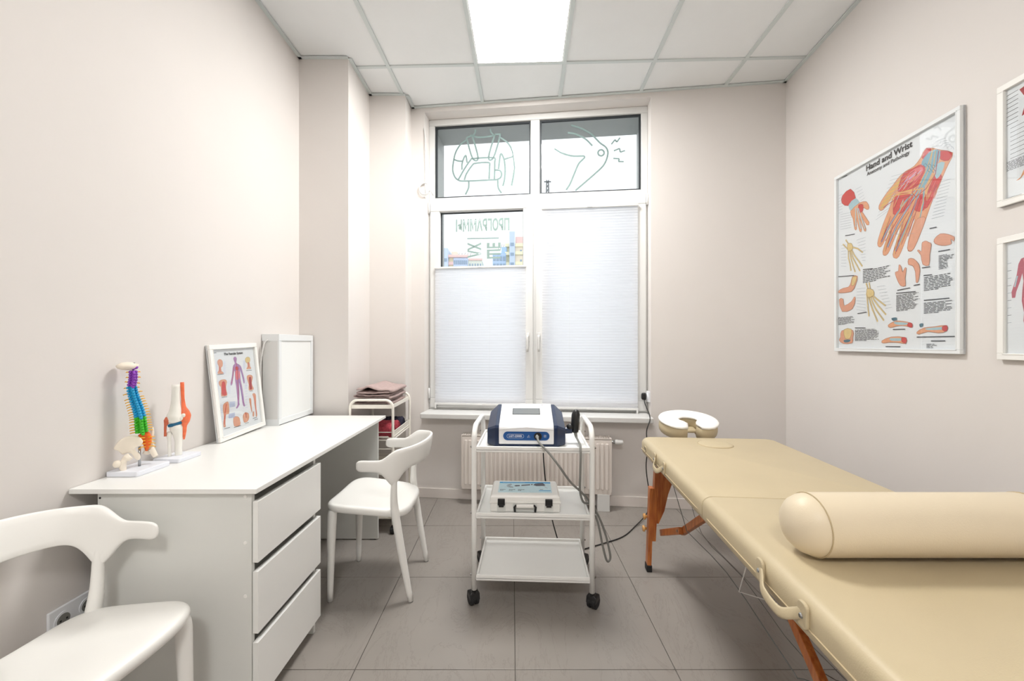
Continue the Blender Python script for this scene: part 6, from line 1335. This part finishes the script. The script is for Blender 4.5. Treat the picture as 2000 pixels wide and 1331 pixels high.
obj('hip_bone', plate(sm([(478, 845), (490, 865), (495, 900), (488, 930), (480, 965), (495, 1010), (490, 1050), (455, 1085), (415, 1085), (390, 1070), (420, 1055), (450, 1030), (455, 985), (462, 930), (468, 880)]), -.020, .006), M['bone'], sp, smooth=True)
for pts, r0, f in (([(290, 1055), (262, 1070), (240, 1085), (225, 1120), (232, 1160), (228, 1195), (228, 1220)], [.012, .0135, .0085, .011, .0085, .0085, .009], .026), ([(460, 1035), (475, 1050), (490, 1080), (505, 1110)], [.010, .009, .009, .008], -.014)):
    fe = obj('femur', TB(spline([q(a, b, f) for a, b in pts], 4), [x for i in range(len(r0)-1) for x in [r0[i]+(r0[i+1]-r0[i])*k/4 for k in range(4)]] + [r0[-1]], 14), M['bone'], sp, smooth=True)
    if f > 0: obj('trochanter', ball(NB(), q(185, 1108, f), .014, .012, .013), M['bone'], fe, smooth=True)
# ------------------------------------------------------------------ knee model
kn = thing('knee_model', 'white knee joint model with orange muscle band on a white base', 'anatomical model', (-1.340, 1.622, DZ))
obj('base', slab(NB(), .052, .057, 0, .016, .006, .003), M['mbase'], kn)
def k_(a, b, f=0): return rv*((a-715)*.000355) + fv*f + Vector((0, 0, (1075-b)*.000478+.0145))
def shaft(name, pts, m, parent=kn, seg=16, sy=1.0):
    P = spline([k_(a, b, f) for a, b, f, r in pts], 4); rr = [x for i in range(len(pts)-1) for x in [pts[i][3]+(pts[i+1][3]-pts[i][3])*j/4 for j in range(4)]] + [pts[-1][3]]
    return obj(name, TB(P, rr, seg, sy=sy, up=fv), M[m], parent, smooth=True)
shaft('femur', [(700, 482, 0, .0140), (698, 560, 0, .0138), (696, 640, 0, .0155), (696, 700, 0, .021), (688, 745, 0, .0262), (688, 785, 0, .0245), (690, 800, 0, .016)], 'bonew')
shaft('femoral_condyle', [(735, 725, .004, .010), (738, 760, .006, .016), (735, 790, .004, .010)], 'bonew')
shaft('tibia', [(700, 815, 0, .021), (705, 845, 0, .0225), (715, 890, 0, .017), (720, 950, 0, .0125), (720, 1020, 0, .0115), (722, 1076, 0, .012)], 'bonew')
shaft('fibula', [(640, 868, .002, .006), (638, 890, .002, .009), (640, 930, .002, .006), (643, 1000, .002, .0055), (645, 1076, .002, .006)], 'bonew')
m_ = shaft('meniscus', [(632, 818, .008, .006), (665, 812, .014, .0075), (705, 803, .016, .008), (738, 795, .012, .0075), (748, 785, .004, .005)], 'meniscus', sy=.8)
l_ = shaft('quadriceps_tendon', [(752, 462, .004, .0065), (755, 520, .004, .006), (758, 600, .004, .0058), (766, 670, .006, .0075), (776, 710, .008, .014), (782, 745, .010, .0175), (776, 790, .010, .0155), (770, 830, .008, .009), (772, 880, .006, .0065), (768, 945, .004, .003)], 'ligament', sy=.7)
obj('kneecap', ball(NB(), k_(764, 742, .013), .0105, .0085, .0125), M['bonew'], l_, smooth=True)
c_ = shaft('collateral_ligament', [(628, 745, .006, .007), (622, 770, .008, .0105), (618, 785, .008, .009), (608, 815, .008, .0045), (606, 860, .008, .004), (606, 900, .008, .0045)], 'rust', sy=.7)
shaft('patellar_tie', [(735, 700, .010, .0012), (728, 750, .016, .0012), (732, 800, .014, .0012)], 'meniscus', seg=6)
# ------------------------------------------------------------------ slim storage cart with towels
ct = thing('storage_cart', 'narrow white wire storage cart on castors between desk end and window', 'storage cart', (0, 0, 0))
CX0, CX1, CY0, CY1 = -1.050, -.772, 2.622, 3.050
for y in (CY0, CY1):
    p = [(CX0, .055), (CX0, .4)] + arc(CX0+.05, .812, .05, PI, PI/2) + arc(CX1-.05, .812, .05, PI/2, 0) + [(CX1, .4), (CX1, .055)]
    obj('end_frame', TB([(x, y, z) for x, z in p], .0085, 10, up=(0, 1, 0)), M['cream'], ct, smooth=True)
tp = obj('top_tray', B(CX0+.006, CX1-.006, CY0+.006, CY1-.006, .808, .816), M['cream'], ct)
bm = NB()
for q2 in ((CX0+.004, CX1-.004, CY0+.002, CY0+.008), (CX0+.004, CX1-.004, CY1-.008, CY1-.002), (CX0+.004, CX0+.008, CY0, CY1), (CX1-.008, CX1-.004, CY0, CY1)): box(bm, *q2, .806, .832)
obj('tray_edge', bm, M['cream'], tp, bevel=.001)
def basket(z, hgt, plates):
    b = obj('basket_floor', B(CX0+.01, CX1-.01, CY0+.01, CY1-.01, z, z+.004), M['cream'], ct)
    for zz in (z+.002, z+.02, z+hgt):
        obj('rim_wire', TB([(CX0+.004, CY0, zz), (CX1-.004, CY0, zz), (CX1-.004, CY1, zz), (CX0+.004, CY1, zz)], .0028, 6, closed=True), M['cream'], b)
    if plates:
        for x in (CX0+.004, CX1-.006): obj('side_plate', B(x, x+.002, CY0+.012, CY1-.008, z+.004, z+hgt), M['cream'], b)
    obj('label_clip', TB([(-.95, CY0-.004, z+.004), (-.95, CY0-.006, z+.028), (-.80, CY0-.006, z+.028), (-.80, CY0-.004, z+.004)], .0022, 6), M['cream'], b)
basket(.598, .055, True); basket(.375, .055, True); basket(.092, .03, True)
obj('rim_wire', TB([(CX0+.004, CY0, .545), (CX1-.004, CY0, .545)], .0025, 6), M['cream'], ct)
for x in (CX0, CX1):
    for y in (CY0, CY1):
        c = obj('caster', TB([(x, y, .035), (x, y, .062)], .007, 8), M['black'], ct)
        obj('wheel', TB([(x-.014, y-.008, .022), (x-.011, y-.008, .022), (x+.011, y-.008, .022), (x+.014, y-.008, .022)], [.017, .022, .022, .017], 16), M['blackr'], c); obj('hood', B(x-.015, x+.015, y-.02, y+.012, .026, .044), M['black'], c, bevel=.005)
# folded towels: a ribbon folded back and forth, extruded in depth
def towel(label, z, layers, x0, x1, y0, y1, th, seed, m='towel', lift=0):
    rnd = random.Random(seed); path = []
    for k in range(layers):
        zc = z + th*(k+.5); n = 8; xs = [x0 + (x1-x0)*i/n for i in range(n+1)]
        if k % 2: xs = xs[::-1]
        for x in xs: path.append((x, zc + .0016*math.sin(x*40+k+seed)+.0014*math.sin(x*95+2*k+seed) + (lift*max(0, 1-abs((x-x0)/(x1-x0)-.38)*3.2) if k == layers-1 else 0)))
        if k < layers-1:
            xe = xs[-1] + (.013 if k % 2 == 0 else -.013); path.append((xe, zc + th*.5))
    path = [(p.x, p.y) for p in spline([(a, b, 0) for a, b in path], 2)]
    R = []; ny = 10
    for j in range(ny+1):
        f = j/ny; y = y0 + (y1-y0)*f; e = .55 if j in (0, ny) else 1
        Lr, Rr = [], []
        for i, (x, zc) in enumerate(path):
            a = path[max(i-1, 0)]; b = path[min(i+1, len(path)-1)]; d = Vector((b[0]-a[0], b[1]-a[1])); d = d.normalized() if d.length else Vector((1, 0)); n = Vector((-d.y, d.x))
            wob = .002*math.sin(9*f+i*.3+seed) + .0012*(rnd.random()-.5); h = th*.43*e
            Lr.append((x+n.x*h, y + .004*math.sin(i*.5+seed), zc+n.y*h+wob)); Rr.append((x-n.x*h, y + .004*math.sin(i*.5+seed), zc-n.y*h+wob))
        R.append(Lr + Rr[::-1])
    o = obj('folded_towel', loft(NB(), R), M[m], smooth=True)
    return tag(o, label, 'towel', 'folded taupe towels')
towel('taupe folded towel at the bottom of the stack on the cart', .8185, 3, -1.018, -.812, 2.645, 3.02, .0122, 1)
towel('taupe folded towel in the middle of the stack on the cart', .8575, 3, -1.022, -.806, 2.64, 3.02, .0122, 2)
towel('taupe folded towel with a raised fold on top of the stack', .8965, 2, -1.018, -.802, 2.645, 3.02, .0175, 3, lift=.026)
def roll(label, x0, x1, y, z, r, m, grp):
    n = 44; R = []
    for j in range(n+1):
        x = x0+(x1-x0)*j/n; e = .9 if j in (0, n) else 1
        R.append([(x, y + rr*math.cos(a), z + rr*math.sin(a)) for a, rr in [(2*PI*k/40, r*e*(1+.05*math.sin(j*1.6)*math.sin(8*2*PI*k/40)+.03*math.sin(j*.9+k))) for k in range(40)]])
    t = thing('rolled_towel', label, 'towel', group=grp); obj('body', loft(NB(), R), M[m], t, smooth=True)
    sp_ = [(x1+.002, y + r*.85*(1-k/60)*math.cos(k*.42), z + r*.85*(1-k/60)*math.sin(k*.42)) for k in range(50)]
    obj('rolled_edge', TB(sp_, .003, 6), M[m], t, smooth=True)
G2 = 'rolled plush towels in the basket'
roll('rose plush rolled towel in front in the cart basket', -1.02, -.79, 2.685, .6525, .048, 'red', G2)
roll('rose plush rolled towel behind the front one in the basket', -1.02, -.785, 2.785, .6525, .048, 'red', G2)
roll('dark indigo rolled towel at the back of the cart basket', -1.02, -.785, 2.91, .6535, .050, 'indigo', G2)
bx = thing('cardboard_box', 'small kraft cardboard box on the lowest tier of the cart', 'box', (-.905, 2.75, .0965))
obj('carton', B(-.09, .09, -.09, .09, 0, .05), M['card'], bx, bevel=.002); obj('flap', B(-.09, .09, -.092, -.001, .05, .052), M['card'], bx); obj('flap', B(-.09, .09, .001, .092, .05, .052), M['card'], bx)
bpy.context.view_layer.update()
